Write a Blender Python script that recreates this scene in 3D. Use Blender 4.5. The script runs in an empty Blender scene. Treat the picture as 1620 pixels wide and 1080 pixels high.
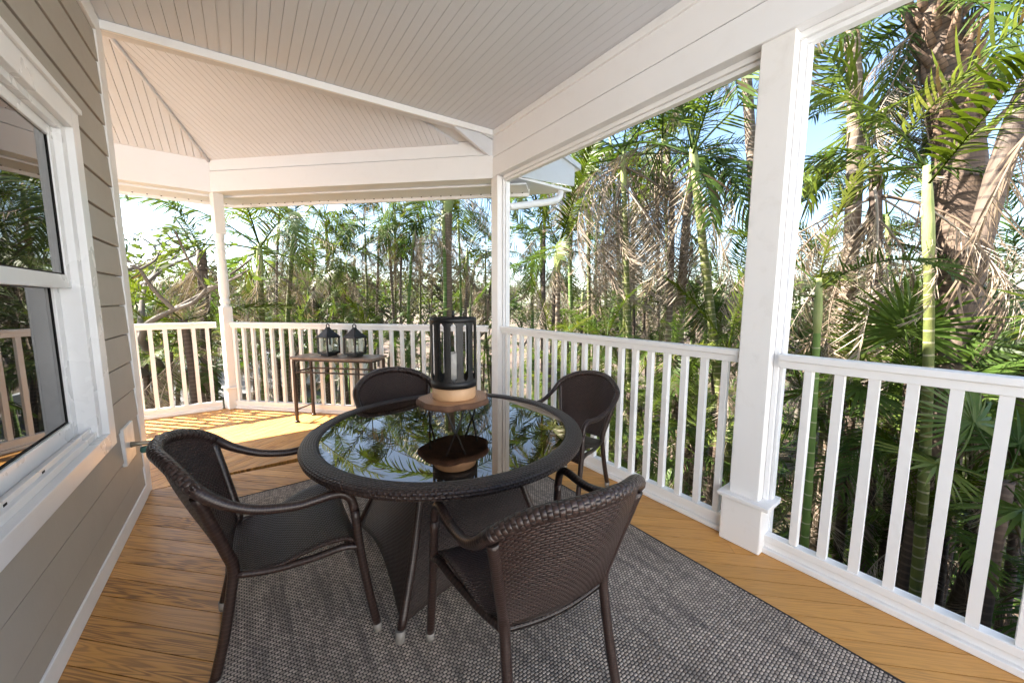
import bpy, math, random
from mathutils import Vector, Matrix
R_ = math.radians
sc = bpy.context.scene
COL = sc.collection

# ------------------------------------------------------------------ camera
F_PX, YAW, PITCH, ROLL, EYE = 572.5, .6345, .1096, .0035, 1.2713
cd = bpy.data.cameras.new('camera'); cam = bpy.data.objects.new('camera', cd); COL.objects.link(cam)
cd.sensor_width = 36.0; cd.lens = 36.0 * F_PX / 1620.0; cd.clip_start = .03; cd.clip_end = 2000
cam.matrix_world = (Matrix.Translation((0, 0, EYE)) @ Matrix.Rotation(-YAW, 4, 'Z')
                    @ Matrix.Rotation(math.pi / 2 - PITCH, 4, 'X') @ Matrix.Rotation(ROLL, 4, 'Z'))
sc.camera = cam

# ------------------------------------------------------------------ sky, sun, exposure
SUN_EL = R_(44.0); SUN_AZ = R_(133.5)          # azimuth measured from +X towards +Y
w = bpy.data.worlds.new('World'); sc.world = w; w.use_nodes = True
wn = w.node_tree.nodes; wl = w.node_tree.links
bg = wn['Background']; sky = wn.new('ShaderNodeTexSky'); sky.sky_type = 'NISHITA'
sky.sun_disc = False; sky.sun_elevation = SUN_EL; sky.sun_rotation = math.pi / 2 - SUN_AZ
sky.air_density = 1.0; sky.dust_density = .8; sky.ozone_density = 1.5
wl.new(sky.outputs[0], bg.inputs[0]); bg.inputs[1].default_value = .065
sl = bpy.data.lights.new('sun', 'SUN'); sl.energy = 5.0; sl.angle = R_(.5); sl.color = (1, .93, .82)
so = bpy.data.objects.new('sun', sl); COL.objects.link(so)
sd = Vector((math.cos(SUN_AZ) * math.cos(SUN_EL), math.sin(SUN_AZ) * math.cos(SUN_EL), math.sin(SUN_EL)))
so.rotation_euler = sd.to_track_quat('Z', 'Y').to_euler(); so.location = sd * 30
vs = sc.view_settings; vs.view_transform = 'Standard'; vs.look = 'None'; vs.gamma = 1.0; vs.exposure = 2.88
vs.use_curve_mapping = False
cy = sc.cycles
cy.max_bounces = 10; cy.diffuse_bounces = 6; cy.glossy_bounces = 4; cy.transmission_bounces = 6; cy.transparent_max_bounces = 8
cy.use_denoising = True; cy.sample_clamp_indirect = 8.0

# ------------------------------------------------------------------ pixel of the photograph -> point at a distance (layout measurements)
def ray(px, py):
    dx, dy = px - 810, py - 540
    x = dx * math.cos(ROLL) + dy * math.sin(ROLL); y = -dx * math.sin(ROLL) + dy * math.cos(ROLL)
    d = (x / F_PX, 1, -y / F_PX)
    yy = d[1] * math.cos(PITCH) + d[2] * math.sin(PITCH); z = -d[1] * math.sin(PITCH) + d[2] * math.cos(PITCH)
    return Vector((d[0] * math.cos(YAW) + yy * math.sin(YAW), -d[0] * math.sin(YAW) + yy * math.cos(YAW), z))
def at(px, py, D):
    r = ray(px, py); return Vector((0, 0, EYE)) + r * (D / math.hypot(r.x, r.y))

# ------------------------------------------------------------------ node helpers
def mat(name):
    m = bpy.data.materials.new(name); m.use_nodes = True
    nt = m.node_tree; b = nt.nodes['Principled BSDF']
    return m, nt, b
class N:
    def __init__(s, nt): s.nt = nt
    def n(s, t, **k):
        o = s.nt.nodes.new(t)
        for a, v in k.items(): setattr(o, a, v)
        return o
    def put(s, sock, v):
        if isinstance(v, bpy.types.NodeSocket): s.nt.links.new(v, sock)
        elif isinstance(v, (tuple, list)) and sock.type == 'RGBA' and len(v) == 3: sock.default_value = (*v, 1)
        else: sock.default_value = v
    def math(s, op, a, b=None, c=None):
        o = s.n('ShaderNodeMath', operation=op); s.put(o.inputs[0], a)
        if b is not None: s.put(o.inputs[1], b)
        if c is not None: s.put(o.inputs[2], c)
        return o.outputs[0]
    def vmath(s, op, a, b):
        o = s.n('ShaderNodeVectorMath', operation=op); s.put(o.inputs[0], a); s.put(o.inputs[1], b); return o.outputs[0]
    def mix(s, f, a, b, mode='MIX'):
        o = s.n('ShaderNodeMix', data_type='RGBA', blend_type=mode); s.put(o.inputs[0], f); s.put(o.inputs[6], a); s.put(o.inputs[7], b); return o.outputs[2]
    def noise(s, vec, scale=5, detail=3, rough=.5, dist=0.0):
        o = s.n('ShaderNodeTexNoise'); s.put(o.inputs['Vector'], vec); s.put(o.inputs['Scale'], scale)
        o.inputs['Detail'].default_value = detail; o.inputs['Roughness'].default_value = rough; o.inputs['Distortion'].default_value = dist
        return o.outputs[0]
    def ramp(s, f, stops, interp='LINEAR'):
        o = s.n('ShaderNodeValToRGB'); s.put(o.inputs[0], f); cr = o.color_ramp; cr.interpolation = interp
        while len(cr.elements) < len(stops): cr.elements.new(.5)
        for e, (p, c) in zip(cr.elements, stops): e.position = p; e.color = (*c, 1) if len(c) == 3 else c
        return o.outputs[0]
    def mapr(s, v, a, b, c, d):
        o = s.n('ShaderNodeMapRange'); s.put(o.inputs[0], v)
        for i, x in enumerate((a, b, c, d)): o.inputs[i + 1].default_value = x
        return o.outputs[0]
    def tc(s, which='Object'): return s.n('ShaderNodeTexCoord').outputs[which]
    def xyz(s, v): o = s.n('ShaderNodeSeparateXYZ'); s.put(o.inputs[0], v); return o.outputs
    def comb(s, x, y, z): 
        o = s.n('ShaderNodeCombineXYZ'); s.put(o.inputs[0], x); s.put(o.inputs[1], y); s.put(o.inputs[2], z); return o.outputs[0]
    def rnd(s): return s.n('ShaderNodeObjectInfo').outputs['Random']
    def bump(s, h, strength=.3, dist=.01, normal=None):
        o = s.n('ShaderNodeBump'); o.inputs['Strength'].default_value = strength; o.inputs['Distance'].default_value = dist
        s.put(o.inputs['Height'], h)
        if normal is not None: s.put(o.inputs['Normal'], normal)
        return o.outputs[0]
    def weave(s, vec, pu, pv):
        x, y, _ = s.xyz(vec)
        v = s.math('DIVIDE', y, pv); row = s.math('FLOOR', v); fv = s.math('FRACT', v)
        u = s.math('ADD', s.math('DIVIDE', x, pu), s.math('MULTIPLY', s.math('MODULO', row, 2.0), .5))
        cu = s.math('FLOOR', u); fu = s.math('FRACT', u)
        def hump(f):
            a = s.math('SUBTRACT', s.math('MULTIPLY', f, 2.0), 1.0); return s.math('SUBTRACT', 1.0, s.math('MULTIPLY', a, a))
        h = s.math('MULTIPLY', s.math('POWER', hump(fu), .6), s.math('POWER', hump(fv), .6))
        wn_ = s.n('ShaderNodeTexWhiteNoise', noise_dimensions='2D'); s.put(wn_.inputs['Vector'], s.comb(cu, row, 0.0))
        return h, wn_.outputs[0]

M = {}
def paint(name, col, rough=.45, dirt=.12, dirtcol=(.33, .27, .2), bump=.12, scale=1.0):
    m, nt, b = mat(name); k = N(nt); v = k.n('ShaderNodeNewGeometry').outputs['Position']
    a = k.noise(v, 1.7 * scale, 5, .6); g = k.noise(v, 38 * scale, 3, .6); sm = k.noise(v, 9 * scale, 4, .65, .4)
    d = k.math('MULTIPLY', k.mapr(sm, .56, .78, 0, 1), dirt)
    c = k.mix(d, k.mix(k.mapr(a, .35, .7, 0, 1), col, tuple(x * .97 for x in col)), dirtcol)
    k.put(b.inputs['Base Color'], c); k.put(b.inputs['Roughness'], k.mapr(a, .3, .7, rough - .08, rough + .1))
    streak = k.noise(k.vmath('MULTIPLY', v, (40.0, 40.0, 6.0)), 2, 2, .5)
    k.put(b.inputs['Normal'], k.bump(k.math('ADD', k.math('MULTIPLY', g, .6), k.math('MULTIPLY', streak, .5)), bump, .004))
    M[name] = m
paint('white_paint', (.78, .785, .80), dirt=.05); paint('trim_paint', (.79, .795, .80), .38, .1)
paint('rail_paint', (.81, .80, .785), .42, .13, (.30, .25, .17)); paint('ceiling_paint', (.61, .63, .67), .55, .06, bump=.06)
paint('siding_paint', (.40, .365, .315), .6, .12, (.22, .19, .16), .25); paint('vinyl', (.80, .80, .80), .3, .06, bump=.03)
paint('groove_shadow', (.58, .58, .58), .8, .1); paint('shed_paint', (.45, .42, .36), .7, .3); paint('shingle', (.22, .22, .22), .85, .3, (.1, .1, .1), .6, 4)
paint('fascia_grey', (.55, .58, .60), .5, .1)

def deck():
    m, nt, b = mat('deck_wood'); k = N(nt); v = k.tc('Object'); r = k.rnd()
    off = k.comb(k.math('MULTIPLY', r, 37.0), k.math('MULTIPLY', r, 11.0), k.math('MULTIPLY', r, 5.0))
    p = k.vmath('ADD', k.vmath('MULTIPLY', v, (.9, 17.0, 1.0)), off)
    ring = k.noise(p, 1.5, 2.0, .45, .55)
    s = k.math('SINE', k.math('MULTIPLY', ring, 62.0)); s = k.mapr(s, -1, 1, 0, 1)
    fine = k.noise(k.vmath('ADD', k.vmath('MULTIPLY', v, (3.0, 160.0, 1.0)), off), 2, 3, .6)
    patch = k.noise(k.vmath('ADD', k.vmath('MULTIPLY', v, (1.0, 2.0, 1.0)), off), 1.3, 3, .5)
    col = k.ramp(s, [(0, (.15, .058, .013)), (.22, (.31, .125, .025)), (.46, (.56, .258, .055)), (1, (.66, .330, .080))])
    col = k.mix(k.mapr(fine, .3, .8, .0, .32), col, (.22, .10, .03))
    col = k.mix(k.mapr(patch, .35, .7, .55, 0), col, (.58, .30, .09))
    col = k.mix(k.math('MULTIPLY', k.math('SUBTRACT', 1.0, s), k.mapr(patch, .45, .75, 0, .5)), col, (.07, .03, .012))
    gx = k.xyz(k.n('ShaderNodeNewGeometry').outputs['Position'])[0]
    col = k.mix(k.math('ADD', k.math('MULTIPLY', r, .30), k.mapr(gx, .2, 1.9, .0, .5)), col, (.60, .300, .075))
    hs = k.n('ShaderNodeHueSaturation'); k.put(hs.inputs['Value'], k.mapr(k.math('FRACT', k.math('MULTIPLY', r, 7.3)), 0, 1, .84, 1.12)); k.put(hs.inputs['Color'], col)
    k.put(b.inputs['Base Color'], hs.outputs[0]); k.put(b.inputs['Roughness'], k.mapr(patch, .3, .7, .28, .5))
    k.put(b.inputs['Normal'], k.bump(k.math('ADD', k.math('MULTIPLY', s, .4), fine), .25, .002)); M['deck_wood'] = m
deck()
def rugm():
    m, nt, b = mat('rug_weave'); k = N(nt); v = k.tc('UV')
    wob = k.noise(v, 3.0, 2, .5)
    h, rn = k.weave(k.vmath('ADD', v, k.comb(k.math('MULTIPLY', wob, .012), k.math('MULTIPLY', wob, .006), 0.0)), .0178, .0106)
    x, y, _ = k.xyz(v)
    band = k.noise(k.comb(k.math('MULTIPLY', x, 9.0), k.math('MULTIPLY', y, 1.0), 0.0), 3.0, 3, .6)
    big = k.noise(v, 2.2, 3, .5)
    pale = k.mix(rn, (.38, .315, .26), (.72, .61, .51))
    pale = k.mix(k.mapr(band, .46, .66, 0, .6), pale, (.12, .105, .10))
    c = k.mix(k.mapr(h, .42, .60, 0, 1), (.022, .018, .016), pale)
    c = k.mix(k.mapr(big, .35, .7, .38, 0), c, (.045, .034, .028))
    k.put(b.inputs['Base Color'], c); b.inputs['Roughness'].default_value = .8
    k.put(b.inputs['Normal'], k.bump(h, .9, .004)); M['rug_weave'] = m
    m, nt, b = mat('rug_edge'); b.inputs['Base Color'].default_value = (.02, .017, .017, 1); b.inputs['Roughness'].default_value = .8; M['rug_edge'] = m
rugm()
def wicker(name, pu, pv, c0, c1, strength=.8, dist=.004, rough=.34):
    m, nt, b = mat(name); k = N(nt); v = k.tc('UV'); h, rn = k.weave(v, pu, pv)
    pos = k.tc('Object'); a = k.noise(pos, 6, 3, .5)
    c = k.mix(k.mapr(h, .15, .6, 0, 1), tuple(x * .3 for x in c0), k.mix(rn, c0, c1))
    c = k.mix(k.mapr(a, .6, .85, 0, .12), c, (.07, .042, .03))
    k.put(b.inputs['Base Color'], c); b.inputs['Roughness'].default_value = rough; b.inputs['Specular IOR Level'].default_value = .45
    k.put(b.inputs['Normal'], k.bump(h, strength, dist)); M[name] = m
wicker('wicker', .0195, .0095, (.027, .0135, .0105), (.044, .023, .018), .9, .004)
wicker('wicker_rim', .024, .014, (.027, .015, .012), (.046, .027, .022), .7, .004)
wicker('wicker_table', .0195, .0100, (.022, .012, .010), (.036, .021, .017), .8, .004, .42)
wicker('wrapped_tube', .5, .0075, (.025, .013, .0105), (.033, .018, .0145), .3, .002)
def simple(name, col, rough=.5, metal=0.0, spec=None, bumps=0.0, bscale=60, var=.12):
    m, nt, b = mat(name); k = N(nt); v = k.tc('Object'); a = k.noise(v, bscale * .2, 4, .6)
    k.put(b.inputs['Base Color'], k.mix(k.mapr(a, .3, .75, 0, 1), col, tuple(x * (1 - var * 2) for x in col)))
    k.put(b.inputs['Roughness'], k.mapr(a, .3, .7, max(.02, rough - .06), rough + .08)); b.inputs['Metallic'].default_value = metal
    if bumps: k.put(b.inputs['Normal'], k.bump(k.noise(v, bscale, 3, .6), bumps, .002))
    M[name] = m
simple('foot_plastic', (.22, .205, .185), .5); simple('white_plastic', (.82, .82, .8), .35)
simple('black_metal', (.006, .006, .006), .5, .0, bumps=.1); simple('bronze_metal', (.045, .028, .022), .45, .3, bumps=.2)
simple('stone_top', (.30, .22, .17), .35, var=.3, bscale=90); simple('candle_wax', (.85, .83, .77), .5)
simple('pale_wood', (.60, .37, .20), .5, var=.12); simple('bark', (.15, .075, .042), .9, bumps=.9, bscale=90, var=.35)
simple('brass', (.42, .38, .30), .35, .9); simple('green_valve', (.05, .16, .13), .5); simple('dark_gap', (.012, .010, .009), .9)
simple('wall_core', (.25, .22, .18), .9); simple('car_white', (.75, .77, .8), .25); simple('car_glass', (.03, .035, .04), .1)
simple('tyre', (.02, .02, .02), .8); simple('sign_blue', (.03, .07, .30), .5); simple('path_gravel', (.20, .18, .155), .9, bumps=.6, bscale=40, var=.25); simple('bounce_paving', (.62, .60, .56), .9, bumps=.6, bscale=40, var=.25)  # paving kept pale so the added terrace bounces more light
simple('branch_grey', (.18, .155, .13), .9, bumps=.8, bscale=30, var=.3)
def slabtop():
    m, nt, b = mat('slab_wood'); k = N(nt); v = k.tc('Object'); x, y, _ = k.xyz(v)
    r = k.math('SQRT', k.math('ADD', k.math('POWER', x, 2.0), k.math('POWER', y, 2.0)))
    r = k.math('ADD', r, k.math('MULTIPLY', k.noise(v, 9, 2, .5), .03))
    s = k.mapr(k.math('SINE', k.math('MULTIPLY', r, 620.0)), -1, 1, 0, 1)
    c = k.mix(s, (.36, .185, .085), (.50, .28, .14)); c = k.mix(k.mapr(r, .14, .17, 0, .8), c, (.30, .15, .07))
    k.put(b.inputs['Base Color'], c); b.inputs['Roughness'].default_value = .45; M['slab_wood'] = m
slabtop()
def glassy(name, base, ior, rough, trans=0.0):
    m, nt, b = mat(name); b.inputs['Base Color'].default_value = (*base, 1); b.inputs['IOR'].default_value = ior
    b.inputs['Roughness'].default_value = rough; b.inputs['Transmission Weight'].default_value = trans; M[name] = m; return b
glassy('table_glass', (.014, .008, .005), 2.2, .008).inputs['Specular Tint'].default_value = (1, .78, .58, 1); glassy('window_glass', (.012, .012, .011), 1.6, .01)
def lanternglass():
    m = bpy.data.materials.new('lantern_glass'); m.use_nodes = True; nt = m.node_tree; nt.nodes.clear(); k = N(nt)
    o = k.n('ShaderNodeOutputMaterial'); g = k.n('ShaderNodeBsdfGlossy'); g.inputs['Roughness'].default_value = .03
    t = k.n('ShaderNodeBsdfTransparent'); t.inputs[0].default_value = (.93, .95, .94, 1); f = k.n('ShaderNodeLayerWeight'); f.inputs[0].default_value = .25
    mx = k.n('ShaderNodeMixShader'); k.put(mx.inputs[0], k.mapr(k.math('POWER', f.outputs['Facing'], 3.0), 0, 1, .04, .6)); nt.links.new(t.outputs[0], mx.inputs[1]); nt.links.new(g.outputs[0], mx.inputs[2])
    nt.links.new(mx.outputs[0], o.inputs[0]); M['lantern_glass'] = m
lanternglass()
def leafm(name, stops, trans=.35, rough=.45, nscale=3.0, tip=None, spec=.22):
    m, nt, b = mat(name); k = N(nt); v = k.tc('Object'); a = k.noise(v, nscale, 3, .6)
    r = k.math('ADD', k.math('MULTIPLY', k.rnd(), .75), k.math('MULTIPLY', k.mapr(a, .3, .7, 0, 1), .25))
    c = k.ramp(r, stops); 
    if tip:
        g = k.noise(v, 22, 3, .7); c = k.mix(k.mapr(g, .60, .72, 0, .8), c, tip)
    k.put(b.inputs['Base Color'], c); b.inputs['Roughness'].default_value = rough; b.inputs['Specular IOR Level'].default_value = spec
    t = k.n('ShaderNodeBsdfTranslucent'); k.put(t.inputs[0], k.mix(.5, c, k.mix(1.0, c, (1.7, 1.6, .5), 'MULTIPLY')))
    mx = k.n('ShaderNodeMixShader'); mx.inputs[0].default_value = trans; out = nt.nodes['Material Output']
    nt.links.new(b.outputs[0], mx.inputs[1]); nt.links.new(t.outputs[0], mx.inputs[2]); nt.links.new(mx.outputs[0], out.inputs[0]); M[name] = m
leafm('frond_green', [(0, (0.0333, 0.0640, 0.0141)), (.45, (0.0589, 0.1024, 0.0192)), (.8, (0.0973, 0.1344, 0.0256)), (1, (0.1536, 0.1664, 0.0384))], .38, .42, 2.5, (.14, .11, .06))
leafm('frond_bright', [(0, (0.0335, 0.0552, 0.0050)), (.6, (0.0502, 0.0703, 0.0067)), (1, (0.0712, 0.0804, 0.0117))], .45, .55, spec=.06)
leafm('frond_dead', [(0, (0.1400, 0.0980, 0.0672)), (.5, (0.2660, 0.2128, 0.1652)), (1, (0.3780, 0.3248, 0.2688))], .14, .85, 5.0)
leafm('leaf_broad', [(0, (0.0324, 0.0607, 0.0135)), (.5, (0.0567, 0.0945, 0.0189)), (1, (0.1013, 0.1323, 0.0297))], .38, .42, 5.0)
leafm('leaf_dry', [(0, (0.0442, 0.0546, 0.0208)), (.5, (0.0728, 0.0780, 0.0364)), (1, (0.1105, 0.0975, 0.0546))], .25, .6, 5.0)
leafm('leaflet_brown', [(0, (.05, .032, .014)), (1, (.085, .058, .028))], .25, .7)
leafm('leaf_under', [(0, (0.0312, 0.0672, 0.0144)), (.5, (0.0540, 0.1020, 0.0192)), (1, (0.1020, 0.1380, 0.0240))], .34, .45, 2.0, (.16, .12, .06))
def trunkm(name, c0, c1, cr, period=.085, rw=.16, moss=None):
    m, nt, b = mat(name); k = N(nt); uv = k.tc('UV'); x, y, _ = k.xyz(uv); v = k.tc('Object')
    a = k.noise(v, 7, 4, .6); g = k.noise(k.vmath('MULTIPLY', v, (30.0, 30.0, 5.0)), 2, 3, .6)
    yy = k.math('ADD', y, k.math('MULTIPLY', k.noise(v, 3, 2, .5), .05))
    fr = k.math('FRACT', k.math('DIVIDE', yy, period))
    ring = k.math('LESS_THAN', fr, rw)
    c = k.mix(k.mapr(a, .35, .65, 0, 1), c0, c1); c = k.mix(k.mapr(g, .4, .8, 0, .4), c, tuple(q * .45 for q in c0))
    if moss: c = k.mix(k.mapr(k.noise(v, 2.2, 3, .6), .45, .6, 0, .7), c, moss)
    c = k.mix(k.math('MULTIPLY', ring, .85), c, cr)
    k.put(b.inputs['Base Color'], c); b.inputs['Roughness'].default_value = .75
    k.put(b.inputs['Normal'], k.bump(k.math('ADD', k.math('MULTIPLY', ring, .6), g), .5, .008)); M[name] = m
trunkm('trunk_yellow_green', (.125, .132, .026), (.072, .10, .020), (.27, .25, .15)); trunkm('trunk_brown', (0.115, 0.083, 0.057), (0.174, 0.128, 0.091), (0.330, 0.273, 0.215), .075, .22)
trunkm('trunk_pale', (.135, .096, .072), (.095, .066, .048), (.042, .028, .021), .10, .22); trunkm('trunk_tan', (.145, .096, .066), (.10, .064, .043), (.055, .036, .025), .05, .3)
trunkm('trunk_green', (0.083, 0.165, 0.029), (0.133, 0.206, 0.041), (0.346, 0.346, 0.206), .12, .09); trunkm('trunk_dark', (0.083, 0.054, 0.037), (0.050, 0.033, 0.025), (0.107, 0.074, 0.054), .06, .3)
trunkm('crownshaft', (0.215, 0.273, 0.083), (0.289, 0.314, 0.124), (0.215, 0.273, 0.083), 5.0, .01); trunkm('boot', (.22, .135, .085), (.15, .09, .058), (.08, .05, .034), .05, .2)
trunkm('trunk_pale_tan', (.25, .175, .115), (.19, .13, .085), (.12, .08, .055), .07, .25)  # lighter tan trunk for the palm behind the slotted lantern
def groundm():
    m, nt, b = mat('mulch_ground'); k = N(nt); v = k.n('ShaderNodeNewGeometry').outputs['Position']
    a = k.noise(v, .35, 4, .6); g = k.noise(v, 22, 5, .7); 
    c = k.ramp(g, [(.3, (.05, .033, .023)), (.55, (.13, .088, .064)), (.75, (.22, .16, .122))])
    c = k.mix(k.mapr(a, .5, .62, 0, .8), c, (.05, .065, .02))
    k.put(b.inputs['Base Color'], c); b.inputs['Roughness'].default_value = .95; k.put(b.inputs['Normal'], k.bump(g, .9, .05)); M['mulch_ground'] = m
groundm()

# ------------------------------------------------------------------ mesh helpers
class MB:
    def __init__(s): s.v = []; s.f = []; s.uv = []; s.smooth = []
    def face(s, idx, uv=None, sm=False): s.f.append(tuple(idx)); s.uv.append(uv); s.smooth.append(sm)
    def prism(s, poly, z0, z1, M4=None):        # poly: CCW (x,y); z0/z1 numbers or functions of x,y
        n = len(poly); b = len(s.v); g = lambda z, p: z(*p) if callable(z) else z
        for z in (z0, z1):
            for p in poly:
                q = Vector((p[0], p[1], g(z, p))); s.v.append(M4 @ q if M4 else q)
        s.face([b + i for i in range(n)][::-1]); s.face([b + n + i for i in range(n)])
        for i in range(n): j = (i + 1) % n; s.face((b + i, b + j, b + n + j, b + n + i))
        return s
    def box(s, a, c, M4=None):
        return s.prism([(a[0], a[1]), (c[0], a[1]), (c[0], c[1]), (a[0], c[1])], a[2], c[2], M4)
    def tube(s, pts, rad, seg=10, cap=True, uscale=None, ends=True):
        pts = [Vector(p) for p in pts]; n = len(pts); rad = rad if isinstance(rad, (list, tuple)) else [rad] * n
        b = len(s.v); t0 = (pts[1] - pts[0]).normalized(); up = Vector((0, 0, 1)) if abs(t0.z) < .9 else Vector((1, 0, 0))
        nx = up.cross(t0).normalized(); L = 0; ls = []
        for i, p in enumerate(pts):
            t = (pts[min(i + 1, n - 1)] - pts[max(i - 1, 0)]).normalized()
            nx = (nx - t * nx.dot(t)).normalized(); ny = t.cross(nx)
            if i: L += (p - pts[i - 1]).length
            ls.append(L)
            for k in range(seg):
                a = 2 * math.pi * k / seg; s.v.append(p + (nx * math.cos(a) + ny * math.sin(a)) * rad[i])
        for i in range(n - 1):
            for k in range(seg):
                k2 = (k + 1) % seg; c = 2 * math.pi * max(rad)
                s.face((b + i * seg + k, b + i * seg + k2, b + (i + 1) * seg + k2, b + (i + 1) * seg + k),
                       [(c * k / seg, ls[i]), (c * (k + 1) / seg, ls[i]), (c * (k + 1) / seg, ls[i + 1]), (c * k / seg, ls[i + 1])], True)
        if cap:
            s.face([b + k for k in range(seg)][::-1]); s.face([b + (n - 1) * seg + k for k in range(seg)])
        return s
    def lathe(s, prof, seg=24, M4=None, sm=True):
        b = len(s.v); n = len(prof); L = 0; ls = [0]
        for i in range(1, n): L += math.hypot(prof[i][0] - prof[i - 1][0], prof[i][1] - prof[i - 1][1]); ls.append(L)
        rm = max(p[0] for p in prof)
        for r, z in prof:
            for k in range(seg):
                a = 2 * math.pi * k / seg; q = Vector((r * math.cos(a), r * math.sin(a), z)); s.v.append(M4 @ q if M4 else q)
        for i in range(n - 1):
            for k in range(seg):
                k2 = (k + 1) % seg; c = 2 * math.pi * rm
                s.face((b + i * seg + k, b + i * seg + k2, b + (i + 1) * seg + k2, b + (i + 1) * seg + k),
                       [(c * k / seg, ls[i]), (c * (k + 1) / seg, ls[i]), (c * (k + 1) / seg, ls[i + 1]), (c * k / seg, ls[i + 1])], sm)
        return s
    def grid(s, fn, nu, nv, uvf):
        b = len(s.v)
        for j in range(nv + 1):
            for i in range(nu + 1): s.v.append(Vector(fn(i / nu, j / nv)))
        for j in range(nv):
            for i in range(nu):
                a = b + j * (nu + 1) + i
                s.face((a, a + 1, a + nu + 2, a + nu + 1), [uvf(i / nu, j / nv), uvf((i + 1) / nu, j / nv), uvf((i + 1) / nu, (j + 1) / nv), uvf(i / nu, (j + 1) / nv)], True)
        return s
    def mesh(s, name, material):
        me = bpy.data.meshes.new(name); me.from_pydata([tuple(v) for v in s.v], [], s.f)
        if any(u is not None for u in s.uv):
            ul = me.uv_layers.new(name='UVMap'); d = []
            for f, u in zip(s.f, s.uv):
                for q in (u or [(0, 0)] * len(f)): d += [q[0], q[1]]
            ul.data.foreach_set('uv', d)
        me.polygons.foreach_set('use_smooth', s.smooth)
        me.materials.append(M[material]); me.update(); return me
    def build(s, name, material, parent=None, loc=None, bevel=0, solid=0):
        o = bpy.data.objects.new(name, s.mesh(name, material)); COL.objects.link(o)
        if parent: o.parent = parent
        if loc is not None: o.location = loc
        if bevel: md = o.modifiers.new('b', 'BEVEL'); md.width = bevel; md.segments = 2; md.limit_method = 'ANGLE'; md.angle_limit = R_(40)
        if solid: md = o.modifiers.new('s', 'SOLIDIFY'); md.thickness = solid; md.offset = 0
        return o
def empty(name, loc=(0, 0, 0), rz=0):
    o = bpy.data.objects.new(name, None); COL.objects.link(o); o.location = loc; o.rotation_euler = (0, 0, rz); o.empty_display_size = .1; return o
def tag(o, label, cat, group=None):
    o['label'] = label; o['category'] = cat
    if group: o['group'] = group
    return o
def struct(o, kind='structure'): o['kind'] = kind; return o
def copy_tree(o, parent=None):
    c = o.copy(); COL.objects.link(c); c.parent = parent
    for ch in o.children: copy_tree(ch, c)
    return c
def clip(poly, a, b, c):                        # keep a*x+b*y<=c
    out = []
    for i in range(len(poly)):
        p, q = poly[i], poly[(i + 1) % len(poly)]; dp = a * p[0] + b * p[1] - c; dq = a * q[0] + b * q[1] - c
        if dp <= 0: out.append(p)
        if dp * dq < 0: t = dp / (dp - dq); out.append((p[0] + t * (q[0] - p[0]), p[1] + t * (q[1] - p[1])))
    return out
def clip_poly(poly, region):
    for i in range(len(region)):
        (x0, y0), (x1, y1) = region[i], region[(i + 1) % len(region)]
        a, b = (y1 - y0), -(x1 - x0); poly = clip(poly, a, b, a * x0 + b * y0)
        if len(poly) < 3: return []
    return poly
def area(p): return .5 * sum(p[i][0] * p[(i + 1) % len(p)][1] - p[(i + 1) % len(p)][0] * p[i][1] for i in range(len(p)))
def smooth_path(pts, n=6):                      # Catmull-Rom
    P = [Vector(p) for p in pts]; P = [P[0] * 2 - P[1]] + P + [P[-1] * 2 - P[-2]]; out = []
    for i in range(1, len(P) - 2):
        for j in range(n):
            t = j / n; a, b, c, d = P[i - 1:i + 3]
            out.append(.5 * ((2 * b) + (c - a) * t + (2 * a - 5 * b + 4 * c - d) * t * t + (3 * b - a - 3 * c + d) * t ** 3))
    out.append(P[-2]); return out
rng = random.Random(7)

# ================================================================== THE PORCH
XR, XB, XL, YW = 2.055, 2.035, -.590, 3.308
YH = -.4  # unseen house end, cut short so sun reaches the added terrace
YE = -.35                                        # roof cut short just behind the camera to let skylight in
ZB, ZM, ZC, RAIL = 2.4745, 2.650, 2.900, 1.024
P1 = Vector((XB, 3.075)); S45 = math.sqrt(.5); D1 = Vector((-S45, S45)); N1 = Vector((S45, S45)); L1 = 3.187
P2 = P1 + D1 * L1; GROUND = -2.8
def off1(s, o): q = P1 + D1 * s + N1 * o; return (q.x, q.y)     # along / outward from the slanted back side

def planks(parent, region, ang, width, gap, z0, z1, material, name='plank', joints=None, phase=0.0, seed=1):
    rg = random.Random(seed); d = Vector((math.cos(ang), math.sin(ang))); n = Vector((-d.y, d.x))
    if area(region) < 0: region = region[::-1]
    vs_ = [Vector(p).dot(n) for p in region]; us = [Vector(p).dot(d) for p in region]
    k = math.floor((min(vs_) - phase) / width)
    while k * width + phase < max(vs_):
        a, b = k * width + phase + gap / 2, (k + 1) * width + phase - gap / 2; cuts = [min(us) - 1, max(us) + 1]
        if joints:
            u = min(us) + rg.uniform(.2, joints)
            while u < max(us): cuts.insert(-1, u); u += rg.uniform(.7, 1.3) * joints
        for u0, u1 in zip(cuts, cuts[1:]):
            quad = [d * (u0 + .001) + n * a, d * (u1 - .001) + n * a, d * (u1 - .001) + n * b, d * (u0 + .001) + n * b]
            pl = clip_poly([(q.x, q.y) for q in quad], region)
            if len(pl) < 3 or abs(area(pl)) < 4e-4: continue
            c = Vector((sum(p[0] for p in pl) / len(pl), sum(p[1] for p in pl) / len(pl)))
            loc = [((Vector(p) - c).dot(d), (Vector(p) - c).dot(n)) for p in pl]
            f = lambda z: (lambda x, y: z(*(c + d * x + n * y))) if callable(z) else z
            o = MB().prism(loc, f(z0), f(z1)).build(name, material, parent); o.location = (c.x, c.y, 0); o.rotation_euler = (0, 0, ang)
        k += 1

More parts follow.
